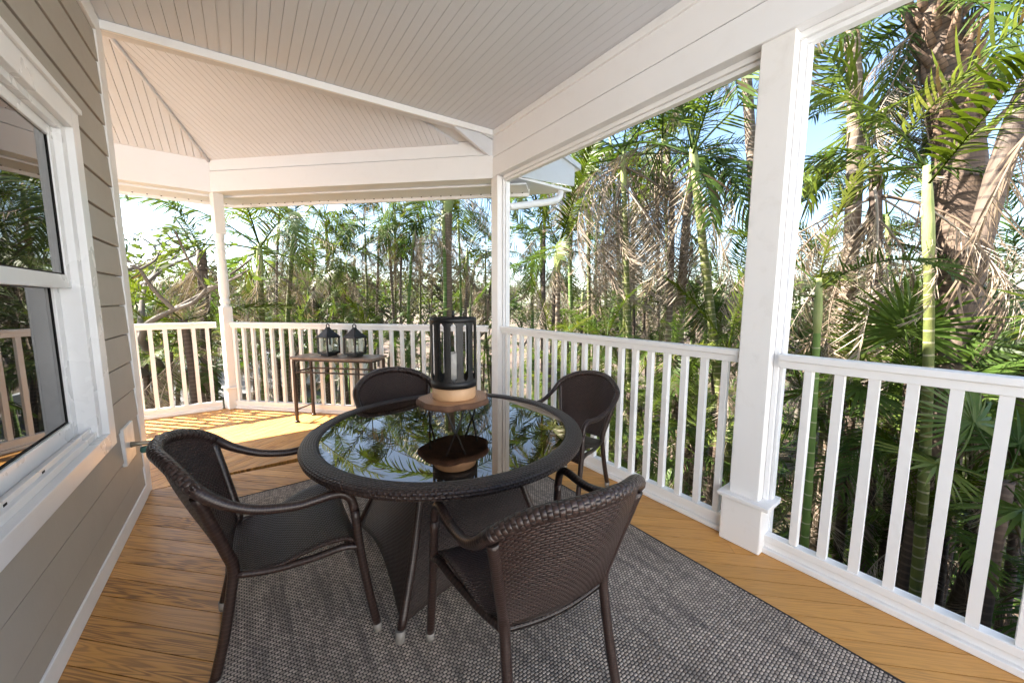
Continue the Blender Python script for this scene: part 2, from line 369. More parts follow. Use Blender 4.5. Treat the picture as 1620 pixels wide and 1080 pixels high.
# ---- floor: two fields of boards that meet in a mitre between the house corner and the corner post
fl = MB().prism([(-4.2, -.9), (XR + .1, -.9), (XR + .1, P1.y + .05), off1(L1 + .02, .1), (-4.2, P2.y + .1)], -.16, -.034).build('floor', 'dark_gap'); struct(fl)
SE = [(XL, YW), (XR + .07, P1.y - .02)]
near = [(XL - .03, -.9), (XR + .07, -.9), SE[1], (XL - .03, YW - .002)]
far = [(XL - .03, YW + .002), (SE[1][0], SE[1][1] + .004), off1(-.03, .07), off1(L1 + .03, .07), (-3.6, P2.y + .07), (-3.6, YW + .002)]
planks(fl, near, R_(-45), .089, .0035, -.032, 0, 'deck_wood', joints=2.6, seed=3)
planks(fl, far, R_(34), .089, .0035, -.032, 0, 'deck_wood', joints=2.6, seed=5)

te = MB().box((-7, -9, -.3), (5.0, -.902, -.004)).build('bounce_terrace', 'bounce_paving'); struct(te)   # unseen, added to bounce sunlight into the porch: pale paved terrace

fill_wall = MB().box((-8, -5.7, GROUND), (5.5, -5.45, 3.4)).build('wall', 'white_paint'); struct(fill_wall)      # added unseen white wall, throws sunlight back to the porch across the terrace

# ---- ceiling
ce = MB().prism([(XL - .05, YE), (XB + .1, YE), (XB + .1, P1.y + .1), (XL - .05, YW + .02)], ZC + .02, ZC + .10).build('ceiling', 'groove_shadow'); struct(ce)
planks(ce, [(XL, YE), (XB, YE), (XB, P1.y - .01), (XL, YW - .01)], R_(90), .06125, .0022, ZC, ZC + .018, 'ceiling_paint', phase=.026)
ZT = 2.80; SL = .40
zA = lambda x, y: ZT + SL * ((P1.x + P1.y) * S45 - (x + y) * S45)
zB = lambda x, y: ZT + SL * (P2.y - y)
HIP = (P2.x - .3827 * 2.19, P2.y - .9239 * 2.19)
regA = [off1(0, 0), off1(L1, 0), HIP, (XL, YW)]; regB = [(P2.x, P2.y), (-3.6, P2.y), (-3.6, HIP[1]), HIP]
def lift(f, d): return lambda x, y: f(x, y) + d
for nm, reg, zf, ang in (('a', regA, zA, 45), ('b', regB, zB, 90)):
    rg_ = reg if area(reg) > 0 else reg[::-1]
    v = MB().prism(rg_, lift(zf, .022), lift(zf, .09)).build('vaulted_ceiling', 'groove_shadow'); struct(v)
    planks(v, reg, R_(ang), .06125, .0042, zf, lift(zf, .02), 'ceiling_paint', phase=.03)
# hip batten between the two vaulted fields
hb = MB(); a = Vector((P2.x, P2.y, ZT - .012)); b = Vector((HIP[0], HIP[1], zB(*HIP) - .012)); hb.tube([a, b], .017, 6); hb.build('hip_batten', 'ceiling_paint', ce)
# trim board along the end of the flat ceiling and its triangular end panel
e = (Vector((P1.x, P1.y)) - Vector((XL, YW))); el = e.length; ed = e / el; en = Vector((-ed.y, ed.x)); ea = math.atan2(ed.y, ed.x)
def along(s, o): q = Vector((XL, YW)) + ed * s + en * o; return (q.x, q.y)
MB().prism([along(-.05, .0), along(el, .0), along(el, .09), along(-.05, .09)], ZC - .035, ZC + .12).build('ceiling_end_trim', 'ceiling_paint', ce)
MB().prism([along(-.05, -.022), along(el, -.022), along(el, -.001), along(-.05, -.001)], ZC - .05, ZC - .001).build('ceiling_end_trim', 'trim_paint', ce)
t = MB(); tri = [(el - .42, ZC - .036), (el, ZC - .036), (el, ZM)]
for o_ in (.012, .05):
    for s_, z_ in tri: p = along(s_, o_); t.v.append(Vector((p[0], p[1], z_)))
t.face((0, 2, 1)); t.face((3, 4, 5)); t.face((0, 1, 4, 3)); t.face((1, 2, 5, 4)); t.face((2, 0, 3, 5)); t.build('corner_panel', 'ceiling_paint', ce)

# ---- roof with beams, soffits, gutter
rf = empty('porch_roof', (0, 0, ZB)); tag(rf, 'white porch roof with boxed beams and soffits above the railings', 'roof')
def part(mb, name, m, parent, bevel=0):
    o = mb.build(name, m, parent, bevel=bevel); o.location = -Vector(parent.location) if parent.rotation_euler.z == 0 else o.location; return o
part(MB().box((XB - .004, YE, ZM + .011), (XB + .15, P1.y + .05, ZC + .06)), 'beam', 'white_paint', rf, .003)
part(MB().box((XB + .016, YE, ZM + .001), (XB + .14, P1.y + .04, ZM + .010)), 'beam_joint', 'groove_shadow', rf)
part(MB().box((XB - .014, YE, ZB), (XB + .15, P1.y + .004, ZM)), 'beam', 'white_paint', rf, .003)
part(MB().box((XB - .022, YE, ZC - .055), (XB - .001, P1.y - .01, ZC - .0015)), 'cornice', 'trim_paint', rf, .004)
part(MB().box((XB + .045, YE, ZB - .03), (XB + .115, P1.y - .1, ZB - .001)), 'beam_stop', 'trim_paint', rf, .002)
part(MB().box((XB + .06, YE, ZB - .055), (XB + .10, P1.y - .1, ZB - .031)), 'beam_stop', 'trim_paint', rf, .002)
part(MB().prism([off1(0, 0), off1(0, .15), off1(L1 + .062, .15), off1(L1, 0)], ZM + .036, ZT + .02), 'beam', 'white_paint', rf, .003)
part(MB().prism([off1(.01, .014), off1(.01, .14), off1(L1 + .05, .14), off1(L1 - .01, .014)], ZM + .0285, ZM + .0355), 'beam_joint', 'groove_shadow', rf)
part(MB().prism([off1(.006, -.012), off1(.006, .152), off1(L1 + .068, .152), off1(L1 - .004, -.012)], ZB - .012, ZM + .028), 'beam', 'white_paint', rf, .003)
part(MB().prism([(P2.x, P2.y), (P2.x + .062, P2.y + .15), (-3.6, P2.y + .15), (-3.6, P2.y)], ZB - .012, ZT + .02), 'beam', 'white_paint', rf, .003)
OV = .46
so1 = part(MB().prism([off1(-.30, .16), off1(-.30, OV), off1(L1 + .19, OV), off1(L1 + .066, .16)], ZB - .03, ZB - .012), 'soffit', 'white_paint', rf)
so2 = part(MB().prism([(P2.x + .066, P2.y + .16), (P2.x + .19, P2.y + OV), (-3.6, P2.y + OV), (-3.6, P2.y + .16)], ZB - .03, ZB - .012), 'soffit', 'white_paint', rf)
part(MB().prism([off1(-.30, OV), off1(-.30, OV + .03), off1(L1 + .203, OV + .03), off1(L1 + .19, OV)], ZB - .06, ZB + .12), 'fascia', 'trim_paint', rf, .003)
part(MB().prism([(P2.x + .19, P2.y + OV), (P2.x + .203, P2.y + OV + .03), (-3.6, P2.y + OV + .03), (-3.6, P2.y + OV)], ZB - .06, ZB + .12), 'fascia', 'trim_paint', rf, .003)
def screws(parent, pts):
    m = MB()
    for x, y in pts: m.lathe([(.0001, -.0), (.007, 0), (.007, -.006), (.0001, -.008)], 8, Matrix.Translation((x, y, ZB - .031)))
    o = m.build('soffit_screws', 'dark_gap', parent); o['kind'] = 'stuff'; o.location = (0, 0, 0)
screws(so1, [off1(i * .115, OV - .035) for i in range(-2, 29)]); screws(so2, [(P2.x - i * .115, P2.y + OV - .035) for i in range(-1, 14)])
# roof sheets above
r1 = [off1(-.32, OV + .06), off1(L1 + .215, OV + .06), HIP, (XL, YW)]; r1 = r1 if area(r1) > 0 else r1[::-1]
part(MB().prism(r1, lift(zA, .16), lift(zA, .20)), 'roof_sheet', 'shingle', rf)
r2 = [(P2.x + .215, P2.y + OV + .06), (-3.9, P2.y + OV + .06), (-3.9, HIP[1]), HIP]
part(MB().prism(r2, lift(zB, .16), lift(zB, .20)), 'roof_sheet', 'shingle', rf)
part(MB().box((-5, YE - .1, ZC + .14), (XB + .35, YW - .02, ZC + .22)), 'roof_sheet', 'shingle', rf)
# boxed eave return beside the corner post
gy = 2.98; m = MB()
for y in (gy, gy + .02):
    for x, z in ((XB + .16, 2.50), (3.05, 2.555), (3.05, 2.76), (2.76, 2.84), (XB + .16, 2.84)): m.v.append(Vector((x, y, z)))
m.face((4, 3, 2, 1, 0)[::-1]); m.face((5, 6, 7, 8, 9)[::-1]); [m.face((i, 5 + i, 5 + (i + 1) % 5, (i + 1) % 5)) for i in range(5)]
part(m, 'eave_return', 'fascia_grey', rf)
m = MB()
for y in (gy - .03, gy + .35):
    for x, z in ((2.74, 2.845), (3.12, 2.735), (3.12, 2.79), (2.74, 2.90)): m.v.append(Vector((x, y, z)))
m.face((0, 1, 2, 3)); m.face((7, 6, 5, 4)); [m.face((i, 4 + i, 4 + (i + 1) % 4, (i + 1) % 4)) for i in range(4)]
part(m, 'eave_edge', 'fascia_grey', rf)
part(MB().prism([(XB + .16, gy + .021), (3.03, gy + .021), (2.62, gy + .55), (XB + .16, gy + .12)], ZB + .02, ZB + .045), 'soffit', 'white_paint', rf)
pg = smooth_path([(2.92, 3.06, 2.53), (2.90, 3.06, 2.43), (2.80, 3.06, 2.37), (2.5, 3.06, 2.29), (2.2, 3.06, 2.215)], 6)
part(MB().tube(pg, .036, 12), 'downspout', 'trim_paint', rf)

# ---- posts
def post_common(o, w, zb=.24):
    pass
def box_post(name, x0, x1, y0, y1, ztop, label, base=True):
    c = Vector(((x0 + x1) / 2, (y0 + y1) / 2, 0)); p = empty(name, c); tag(p, label, 'post')
    def b(n, a, d, m='rail_paint', bv=.004): o = MB().box(a, d).build(n, m, p, bevel=bv); o.location = -c; return o
    b('shaft', (x0, y0, .001), (x1, y1, ztop))
    b('stop_strip', (x0 + .055, y0 - .022, .001), (x1 + .012, y0 - .001, ztop - .03), 'trim_paint', .003)
    b('stop_strip', (x0 + .075, y0 - .036, .001), (x1 - .006, y0 - .023, ztop - .03), 'trim_paint', .002)
    b('stop_strip', (x0 + .055, y1 + .001, .001), (x1 + .012, y1 + .022, ztop - .03), 'trim_paint', .003)
    if base:
        q = .026; b('base_box', (x0 - q, y0 - q - .004, .0015), (x1 - .02, y1 + q, .245), bv=.006)
        b('base_cap', (x0 - q - .018, y0 - q - .034, .246), (x1 - .004, y1 + q + .016, .268), bv=.004)
        b('base_cap', (x1 - .003, y0 - .055, .246), (x1 + .022, y1 + .045, .268), bv=.004)
    return p
box_post('box_column', XB, XB + .125, .657, .794, ZB, 'broad white boxed column with base block between the two right railing bays')
box_post('corner_post', XB - .008, XB + .115, P1.y - .075, P1.y + .035, ZB, 'plain white square corner post behind the round table')
pc = off1(L1, .055); tp = empty('turned_post', (pc[0], pc[1], 0), R_(22.5)); tag(tp, 'slim turned white post by the console table corner', 'post')
h = .049
MB().box((-h, -h, .001), (h, h, 1.20)).build('shaft', 'rail_paint', tp, bevel=.004)
MB().box((-h, -h, 2.02), (h, h, ZB - .013)).build('shaft', 'rail_paint', tp, bevel=.004)
MB().lathe([(.048, 1.199), (.049, 1.205), (.034, 1.22), (.049, 1.245), (.05, 1.27), (.036, 1.285), (.036, 1.30), (.047, 1.33), (.05, 1.42), (.047, 1.56), (.043, 1.70), (.044, 1.705), (.046, 1.715), (.042, 1.725),
            (.042, 1.80), (.047, 1.81), (.047, 1.83), (.041, 1.84), (.041, 1.90), (.046, 1.91), (.046, 1.93), (.039, 1.945), (.047, 1.985), (.048, 2.021)], 24).build('turning', 'rail_paint', tp)
MB().box((-h - .016, -h - .016, .0015), (h + .016, h + .016, .24)).build('base_box', 'rail_paint', tp, bevel=.006)
MB().box((-h - .032, -h - .032, .241), (h + .032, h + .032, .264)).build('base_cap', 'rail_paint', tp, bevel=.008)

# ---- railings
def railing(label, p0, p1, spacing, first, face=0.0):
    p0, p1 = Vector(p0), Vector(p1); d = (p1 - p0); L = d.length; rz = math.atan2(d.y, d.x)
    r = empty('railing', (p0.x, p0.y, 0), rz); tag(r, label, 'railing', 'white railings round the porch')
    MB().box((0, -.034, RAIL - .030), (L, .034, RAIL)).build('top_rail', 'rail_paint', r, bevel=.005)
    MB().box((0, -.022, RAIL - .066), (L, .022, RAIL - .0305)).build('top_rail', 'rail_paint', r, bevel=.003)
    MB().box((0, -.026, .062), (L, .026, .098)).build('bottom_rail', 'rail_paint', r, bevel=.004)
    MB().box((0, -.036, .001), (L, .036, .030)).build('kerb_strip', 'rail_paint', r, bevel=.004)
    MB().box((0, -.014, .0305), (L, .014, .0615)).build('kerb_strip', 'rail_paint', r)
    me = None; x = first
    while x < L - .01:
        if me is None: me = MB().box((-.0165, -.0165, .0985), (.0165, .0165, RAIL - .0665)).mesh('baluster', 'rail_paint')
        o = bpy.data.objects.new('baluster', me); COL.objects.link(o); o.parent = r; o.location = (x, rng.uniform(-.001, .001), 0); o.rotation_euler = (0, 0, rng.uniform(-.03, .03))
        if x == first: md = o.modifiers.new('b', 'BEVEL'); md.width = .003; md.segments = 1
        x += spacing
    return r
XC = XR + .034
railing('white railing bay running off beside the rug to the right of the boxed column', (XC, .63), (XC, -.88), .1085, .118)
railing('white railing bay between the boxed column and the corner post', (XC, .80), (XC, P1.y - .05), .113, .075)
q0 = off1(.075, .055); q1 = off1(L1 - .06, .055)
railing('white railing bay behind the console table with the two lanterns', q0, q1, .1215, .10)
railing('short white railing bay left of the turned post casting striped shadows', (P2.x - .06, P2.y + .055), (-3.4, P2.y + .055), .117, .085)

# ---- house
hs = empty('house', (XL, YW, 0)); tag(hs, 'taupe lap-sided house wall with white trim and a double-hung window', 'house')
hp = lambda mb, n, m, par=None, bevel=0: (lambda o: (setattr(o, 'location', -Vector(hs.location)) if par is None else None, o)[1])(mb.build(n, m, par or hs, bevel=bevel))
WY0, WY1, WZ0, WZ1 = 1.02, 2.65, .543, 2.130            # outside of the window casing
hp(MB().box((-5, YH, -.2), (XL - .09, YW - .03, ZC + .12)), 'wall_core', 'wall_core')
lap = .172; z = .040; k = 0
WX = XL + .003
while z < ZC:
    z1 = min(z + lap, ZC); segs = [(YH, YW - .105)]
    segs = [(y0, y1, z, z1) for y0, y1 in segs]
    if z1 > WZ0 and z < WZ1:
        segs = [(YH, WY0 + .01, z, z1), (WY1 - .01, YW - .105, z, z1)]
        if z < WZ0: segs.append((WY0 + .0105, WY1 - .0105, z, WZ0 + .012))
        if z1 > WZ1: segs.append((WY0 + .0105, WY1 - .0105, WZ1 - .012, z1))
    for y0, y1, za, zb_ in segs:
        m = MB(); bx = WX - .06
        prof = [(bx, za), (WX, za), (WX + .001, za + .003), (WX - .005, zb_ - .010), (WX - .026, zb_ - .008), (WX - .026, zb_ + .004), (bx, zb_ + .004)]; npf = len(prof)
        for y in (y0, y1):
            for x_, z_ in prof: m.v.append(Vector((x_, y, z_)))
        m.face(list(range(npf))); m.face(list(range(2 * npf - 1, npf - 1, -1))); [m.face((i, npf + i, npf + (i + 1) % npf, (i + 1) % npf)) for i in range(npf)]
        hp(m, 'siding_board', 'siding_paint')
    z += lap; k += 1
# (boards meet the casing above and below inside its width)
hp(MB().box((XL - .09, YW - .115, .0015), (XL + .008, YW - .002, ZC - .001)), 'corner_trim', 'trim_paint', bevel=.004)
hp(MB().box((-4.8, YW - .001, -.1), (XL + .007, YW + .018, ZC + .5)), 'corner_trim', 'trim_paint')
hp(MB().box((XL - .08, YH, .0015), (XL + .010, YW - .116, .088)), 'base_trim', 'trim_paint', bevel=.004)
hp(MB().box((XL - .03, YH, ZC - .11), (XL + .012, YW - .116, ZC - .002)), 'frieze_trim', 'trim_paint', bevel=.004)
wn_ = empty('window', (0, 0, 0)); wn_.parent = hs; wn_.location = (0, 0, 0); wn_['label'] = 'white double-hung window'
def wp(a, c, n, m='vinyl', bv=.003): o = MB().box(a, c).build(n, m, wn_, bevel=bv); o.location = -Vector(hs.location); return o
cw = .092; X0 = XL + .018
wp((XL - .07, WY1 - cw, WZ0), (X0, WY1, WZ1), 'casing'); wp((XL - .07, WY0, WZ0), (X0, WY0 + cw, WZ1), 'casing')
wp((XL - .07, WY0 + cw + .001, WZ1 - cw), (X0, WY1 - cw - .001, WZ1), 'casing'); wp((XL - .07, WY0 + cw + .001, WZ0), (X0, WY1 - cw - .001, WZ0 + cw - .014), 'casing')
wp((XL - .03, WY0 - .02, WZ1 + .001), (X0 + .012, WY1 + .01, WZ1 + .026), 'drip_cap')
a0, a1, b0, b1 = WY0 + cw + .001, WY1 - cw - .001, WZ0 + cw - .013, WZ1 - cw - .001
# jamb liner
wp((XL - .115, a1 - .055, b0), (XL - .006, a1, b1), 'jamb'); wp((XL - .115, a0, b0), (XL - .006, a0 + .055, b1), 'jamb'); wp((XL - .115, a0 + .056, b1 - .03), (XL - .006, a1 - .056, b1), 'jamb')
sl_ = wp((XL - .115, a0 + .056, b0), (XL - .012, a1 - .056, b0 + .03), 'sill')
wp((XL - .035, a0 + .056, b0 + .0305), (XL - .028, a1 - .056, b0 + .052), 'sill', bv=.001)
for yy in (1.72, 1.98): o = MB().box((XL - .0275, yy, b0 + .034), (XL - .0265, yy + .02, b0 + .042)).build('weep_hole', 'dark_gap', sl_); o.location = (0, 0, 0); o.parent = wn_; o.location = -Vector(hs.location)
MR = 1.352
def sash(x0, x1, z0, z1, y0, y1, st):
    s_ = empty('sash'); s_.parent = wn_; s_.location = -Vector(hs.location)
    for a, c in (((x0, y0, z0), (x1, y0 + st, z1)), ((x0, y1 - st, z0), (x1, y1, z1)), ((x0, y0 + st + .0005, z1 - st), (x1, y1 - st - .0005, z1)), ((x0, y0 + st + .0005, z0), (x1, y1 - st - .0005, z0 + st * 1.3))):
        MB().box(a, c).build('sash_frame', 'vinyl', s_, bevel=.004)
    MB().box((x0 + .012, y0 + st - .006, z0 + st * 1.3 - .006), (x0 + .022, y1 - st + .006, z1 - st + .006)).build('pane', 'window_glass', s_)
    MB().box((x0 + .0225, y0 + st, z0 + st * 1.3), (x0 + .026, y1 - st, z0 + st * 1.3 + .006)).build('gasket', 'dark_gap', s_)
    MB().box((x0 + .0225, y1 - st - .003, z0 + st * 1.3 + .0065), (x0 + .026, y1 - st, z1 - st)).build('gasket', 'dark_gap', s_)
sash(XL - .062, XL - .030, MR - .03, b1 - .031, a0 + .056, a1 - .056, .045)
sash(XL - .105, XL - .068, b0 + .031, MR + .03, a0 + .056, a1 - .056, .055)
# hose tap on a white mounting block
tpx = empty('hose_tap'); tpx.parent = hs; tpx.location = -Vector(hs.location)
MB().box((XL - .02, 2.79, .36), (XL + .016, 2.995, .57)).build('mounting_block', 'white_plastic', tpx, bevel=.004)
MB().tube([(XL + .016, 2.90, .45), (XL + .05, 2.90, .45), (XL + .10, 2.90, .445), (XL + .125, 2.90, .42)], [.017, .012, .013, .014], 12).build('spout', 'brass', tpx)
MB().lathe([(.0001, 0), (.022, 0), (.026, .01), (.022, .03), (.0001, .032)], 14, Matrix.Translation((XL + .075, 2.90, .395))).build('valve_body', 'green_valve', tpx)
MB().lathe([(.0001, 0), (.026, 0), (.03, .006), (.026, .014), (.0001, .014)], 12, Matrix.Translation((XL + .125, 2.90, .452)) @ Matrix.Rotation(R_(70), 4, 'Y')).build('handle', 'bronze_metal', tpx)

# ================================================================== FURNITURE
rg0, rg1 = (-.15, -.12), (1.705, 2.83)
rug = empty('rug', (rg0[0], rg0[1], 0)); tag(rug, 'charcoal and pale grey woven outdoor rug under the table', 'rug')
wx, wy = rg1[0] - rg0[0], rg1[1] - rg0[1]
MB().grid(lambda u, v: (.0062 + u * (wx - .0124), .0062 + v * (wy - .0124), .0075 + .0015 * math.sin(u * 23 + v * 9) * math.sin(v * 31)), 40, 60, lambda u, v: (u * wx, v * wy)).build('weave', 'rug_weave', rug)
m = MB(); 
for a, c in (((0, 0), (wx, .006)), ((0, wy - .006), (wx, wy)), ((0, .0061), (.006, wy - .0061)), ((wx - .006, .0061), (wx, wy - .0061))): m.box((*a, .001), (*c, .0095))
m.build('border', 'rug_edge', rug)

# ---- round table
TC = Vector((.788, 1.60, 0)); TR, TZ = .656, .66
tb = empty('round_table', (TC.x, TC.y, .009)); tag(tb, 'round dark wicker dining table with tinted glass top', 'table'); tz = TZ - .009
MB().lathe([(TR - .078, tz - .012), (TR - .075, tz - .001), (TR - .06, tz + .003), (TR - .02, tz + .001), (TR - .005, tz - .007), (TR, tz - .018), (TR - .004, tz - .032), (TR - .014, tz - .038), (TR - .07, tz - .038), (TR - .078, tz - .03), (TR - .078, tz - .012)], 120).build('rim', 'wicker_table', tb)
MB().prism([((TR - .079) * math.cos(2 * math.pi * i / 96), (TR - .079) * math.sin(2 * math.pi * i / 96)) for i in range(96)], tz - .017, tz - .006).build('glass_top', 'table_glass', tb)
MB().lathe([(.0001, tz - .030), (TR - .078, tz - .030), (TR - .078, tz - .036), (.0001, tz - .036)], 64).build('under_panel', 'dark_gap', tb)
LEGA = [R_(-137 + 90 * i) for i in range(4)]
def leg_r(z): return .315 + .24 * max(0, 1 - z / .60) ** 1.5
for a in LEGA:
    pts = [(math.cos(a) * leg_r(z_), math.sin(a) * leg_r(z_), z_) for z_ in [.03 + i * (tz - .075) / 14 for i in range(15)]]
    lg = MB().tube(pts, .0175, 10).build('leg', 'wrapped_tube', tb)
    MB().tube([(pts[0][0] * 1.012, pts[0][1] * 1.012, .0005), (pts[0][0], pts[0][1], .045)], [.018, .0195], 10).build('foot_cap', 'foot_plastic', lg)
for i in range(4):
    a, b_ = LEGA[i], LEGA[(i + 1) % 4]
    def fn(u, v, a=a, b_=b_):
        zb_ = .05 + .07 * math.sin(math.pi * u); z_ = zb_ + v * (tz - .042 - zb_); r = leg_r(z_)
        p0 = Vector((math.cos(a), math.sin(a))) * r; p1 = Vector((math.cos(b_), math.sin(b_))) * r; p = p0.lerp(p1, u) * (1 + .02 * math.sin(math.pi * u))
        return (p.x, p.y, z_)
    MB().grid(fn, 14, 14, lambda u, v: (u * .62, v * .58)).build('woven_panel', 'wicker_table', tb, solid=.008)
ca = math.atan2(-.30, -.30); MB().lathe([(.0001, -.012), (.011, -.012), (.013, 0), (.012, .03), (.0001, .034)], 12, Matrix.Translation((-.385, -.335, tz - .085)) @ Matrix.Rotation(R_(25), 4, 'Y')).build('glide_cap', 'white_plastic', tb)

# ---- wicker chairs
def make_chair():
    c = empty('wicker_chair')
    rim = [(0, -.308, .792), (.075, -.298, .787), (.148, -.264, .772), (.208, -.226, .742), (.250, -.186, .702), (.262, -.13, .652), (.264, -.06, .612), (.260, .004, .592), (.260, .065, .582), (.260, .12, .584), (.260, .165, .587), (.261, .20, .580), (.263, .225, .555), (.264, .236, .51)]
    half = smooth_path(rim, 4); full = [Vector((-p.x, p.y, p.z)) for p in half[::-1]][:-1] + half
    ni = len(half) - 1; i0 = ni - 16; i1 = ni + 16
    def rr(p): return .0155 + .0050 * max(0, min(1, (p.z - .63) / .08))
    back = full[i0:i1 + 1]
    MB().tube(back, [rr(p) for p in back], 12).build('back_rim', 'wicker_rim', c)
    for sgn in (1, -1):
        arm = [Vector((sgn * p.x, p.y, p.z)) for p in half[15:]]
        MB().tube(arm, [rr(p) for p in arm], 12).build('arm', 'wrapped_tube', c)
        fl_ = smooth_path([(sgn * .264, .236, .512), (sgn * .266, .248, .36), (sgn * .268, .272, .18), (sgn * .270, .297, .03)], 5)
        l = MB().tube(fl_, .0155, 12).build('leg', 'wrapped_tube', c)
        MB().tube([(sgn * .2703, .299, .0005), (sgn * .270, .297, .036)], [.0155, .0175], 10).build('foot_cap', 'foot_plastic', l)
        rl = smooth_path([(sgn * .247, -.190, .688), (sgn * .222, -.165, .58), (sgn * .195, -.138, .46), (sgn * .181, -.125, .39), (sgn * .181, -.137, .30), (sgn * .185, -.163, .16), (sgn * .190, -.195, .03)], 5)
        l = MB().tube(rl, [.0175 if p.z > .36 else .0160 for p in rl], 12).build('leg', 'wrapped_tube', c)
        MB().tube([(sgn * .1903, -.197, .0005), (sgn * .190, -.195, .036)], [.016, .018], 10).build('foot_cap', 'foot_plastic', l)
        MB().tube(smooth_path([(sgn * .181, -.125, .365), (sgn * .205, -.02, .352), (sgn * .235, .10, .362), (sgn * .258, .19, .378), (sgn * .266, .245, .366)], 4), .0125, 10).build('seat_rail', 'wrapped_tube', c)
    MB().tube([(-.265, .244, .340), (.265, .244, .340)], .0105, 10).build('front_rail', 'wrapped_tube', c)
    top = lambda u: full[i0] if u <= 0 else full[min(i1, i0 + int(u * (i1 - i0)))].lerp(full[min(i1, i0 + int(u * (i1 - i0)) + 1)], u * (i1 - i0) % 1)
    def bk(u, v):
        x = -1 + 2 * u; b0_ = Vector((.181 * x, -.128 - .014 * (1 - x * x), .380 - .004 * (1 - x * x))); t_ = top(u)
        p = b0_.lerp(t_, v); p.y -= .018 * math.sin(math.pi * v) * (1 - x * x); return p
    MB().grid(bk, 26, 16, lambda u, v: (u * .50, v * .44)).build('backrest', 'wicker', c, solid=.012)
    def st(u, v):
        x = -1 + 2 * u; y = -.128 + v * .383; hw = .178 + .082 * v ** .8
        zc = .362 - .016 * (1 - x * x) + (.040 * math.sin((v - .35) / .55 * math.pi / 2 * 1.25) if v > .35 else 0) - (.05 * ((v - .88) / .12) ** 2 if v > .88 else 0)
        return (x * hw, y - .01 * (1 - x * x) * (1 - v), zc)
    MB().grid(st, 20, 24, lambda u, v: (u * .48, v * .52)).build('seat', 'wicker', c, solid=.012)
    return c
chairs = [('wicker_chair', (.046, 1.605, -91.3), 'dark brown wicker armchair nearest the house window'),
          (None, (.715, .840, -7.3), 'dark brown wicker armchair seen from behind nearest the camera'),
          (None, (1.735, 1.68, 98), 'dark brown wicker armchair backed against the right railing bay'),
          (None, (.785, 2.17, 184), 'dark brown wicker armchair mostly hidden behind the table before the console table')]
ch0 = make_chair()
for i, (_, (x, y, a), lab) in enumerate(chairs):
    c = ch0 if i == 0 else copy_tree(ch0)
    onrug = i != 2
    c.location = (x, y, .0095 if onrug else .004); c.rotation_euler = (0, 0, R_(a)); c.scale = (.95,) * 3 if i == 2 else (1, 1, 1); tag(c, lab, 'chair', 'wicker armchairs round the table')

# ---- riser, big lantern, candle
LC = Vector((.818, 1.598)); zt0 = TZ - .006 + .0005
rs = empty('log_slice_stand', (LC.x, LC.y, zt0)); tag(rs, 'live-edge log slice stand on black hairpin legs', 'stand')
rg2 = random.Random(4); ph = [rg2.uniform(0, 6.28) for _ in range(5)]
def edge_r(a): return .172 + .010 * math.sin(2 * a + ph[0]) + .006 * math.sin(5 * a + ph[1]) + .004 * math.sin(9 * a + ph[2])
m = MB(); sg = 64
for k_, (dr, z_) in enumerate(((-.012, .112), (-.002, .117), (.0, .127), (-.005, .139), (-.012, .142))):
    for k in range(sg): a = 2 * math.pi * k / sg; r = edge_r(a) + dr + rg2.uniform(-.0015, .0015); m.v.append(Vector((r * math.cos(a), r * math.sin(a), z_)))
for i in range(4):
    for k in range(sg): k2 = (k + 1) % sg; m.face((i * sg + k, i * sg + k2, (i + 1) * sg + k2, (i + 1) * sg + k), None, True)
m.face([k for k in range(sg)][::-1]); m.build('bark_edge', 'bark', rs)
m = MB(); m.prism([((edge_r(2 * math.pi * k / sg) - .0118) * math.cos(2 * math.pi * k / sg), (edge_r(2 * math.pi * k / sg) - .0118) * math.sin(2 * math.pi * k / sg)) for k in range(sg)], .1422, .144); m.build('top', 'slab_wood', rs)
for a in (R_(-115), R_(140), R_(15)):
    ap = Vector((math.cos(a), math.sin(a))); tn = Vector((-ap.y, ap.x)); lo = ap * .125; m = MB()
    p0 = ap * .115 + tn * .045; p1 = ap * .115 - tn * .045
    m.tube(smooth_path([(p0.x, p0.y, .113), (lo.x + tn.x * .006, lo.y + tn.y * .006, .008), (lo.x, lo.y, .0035), (lo.x - tn.x * .006, lo.y - tn.y * .006, .008), (p1.x, p1.y, .113)], 5), .0050, 8); m.build('hairpin_leg', 'black_metal', rs)
ln = empty('slotted_lantern', (LC.x, LC.y, zt0 + .1445)); tag(ln, 'tall black slotted cylinder lantern with pale wood base on the table', 'lantern')
MB().lathe([(.0001, 0), (.104, 0), (.107, .004), (.107, .054), (.103, .058), (.0001, .058)], 48).build('wood_base', 'pale_wood', ln)
lr, z0, z1 = .113, .060, .395
MB().lathe([(.0001, z0), (lr, z0), (lr, z0 + .035), (lr - .003, z0 + .035), (lr - .003, z0 + .004), (.0001, z0 + .004)], 64).build('bottom_band', 'black_metal', ln)
MB().lathe([(lr - .003, z1 - .022), (lr, z1 - .022), (lr, z1), (lr - .003, z1), (lr - .003, z1 - .022)], 64).build('top_band', 'black_metal', ln)
ns = 12
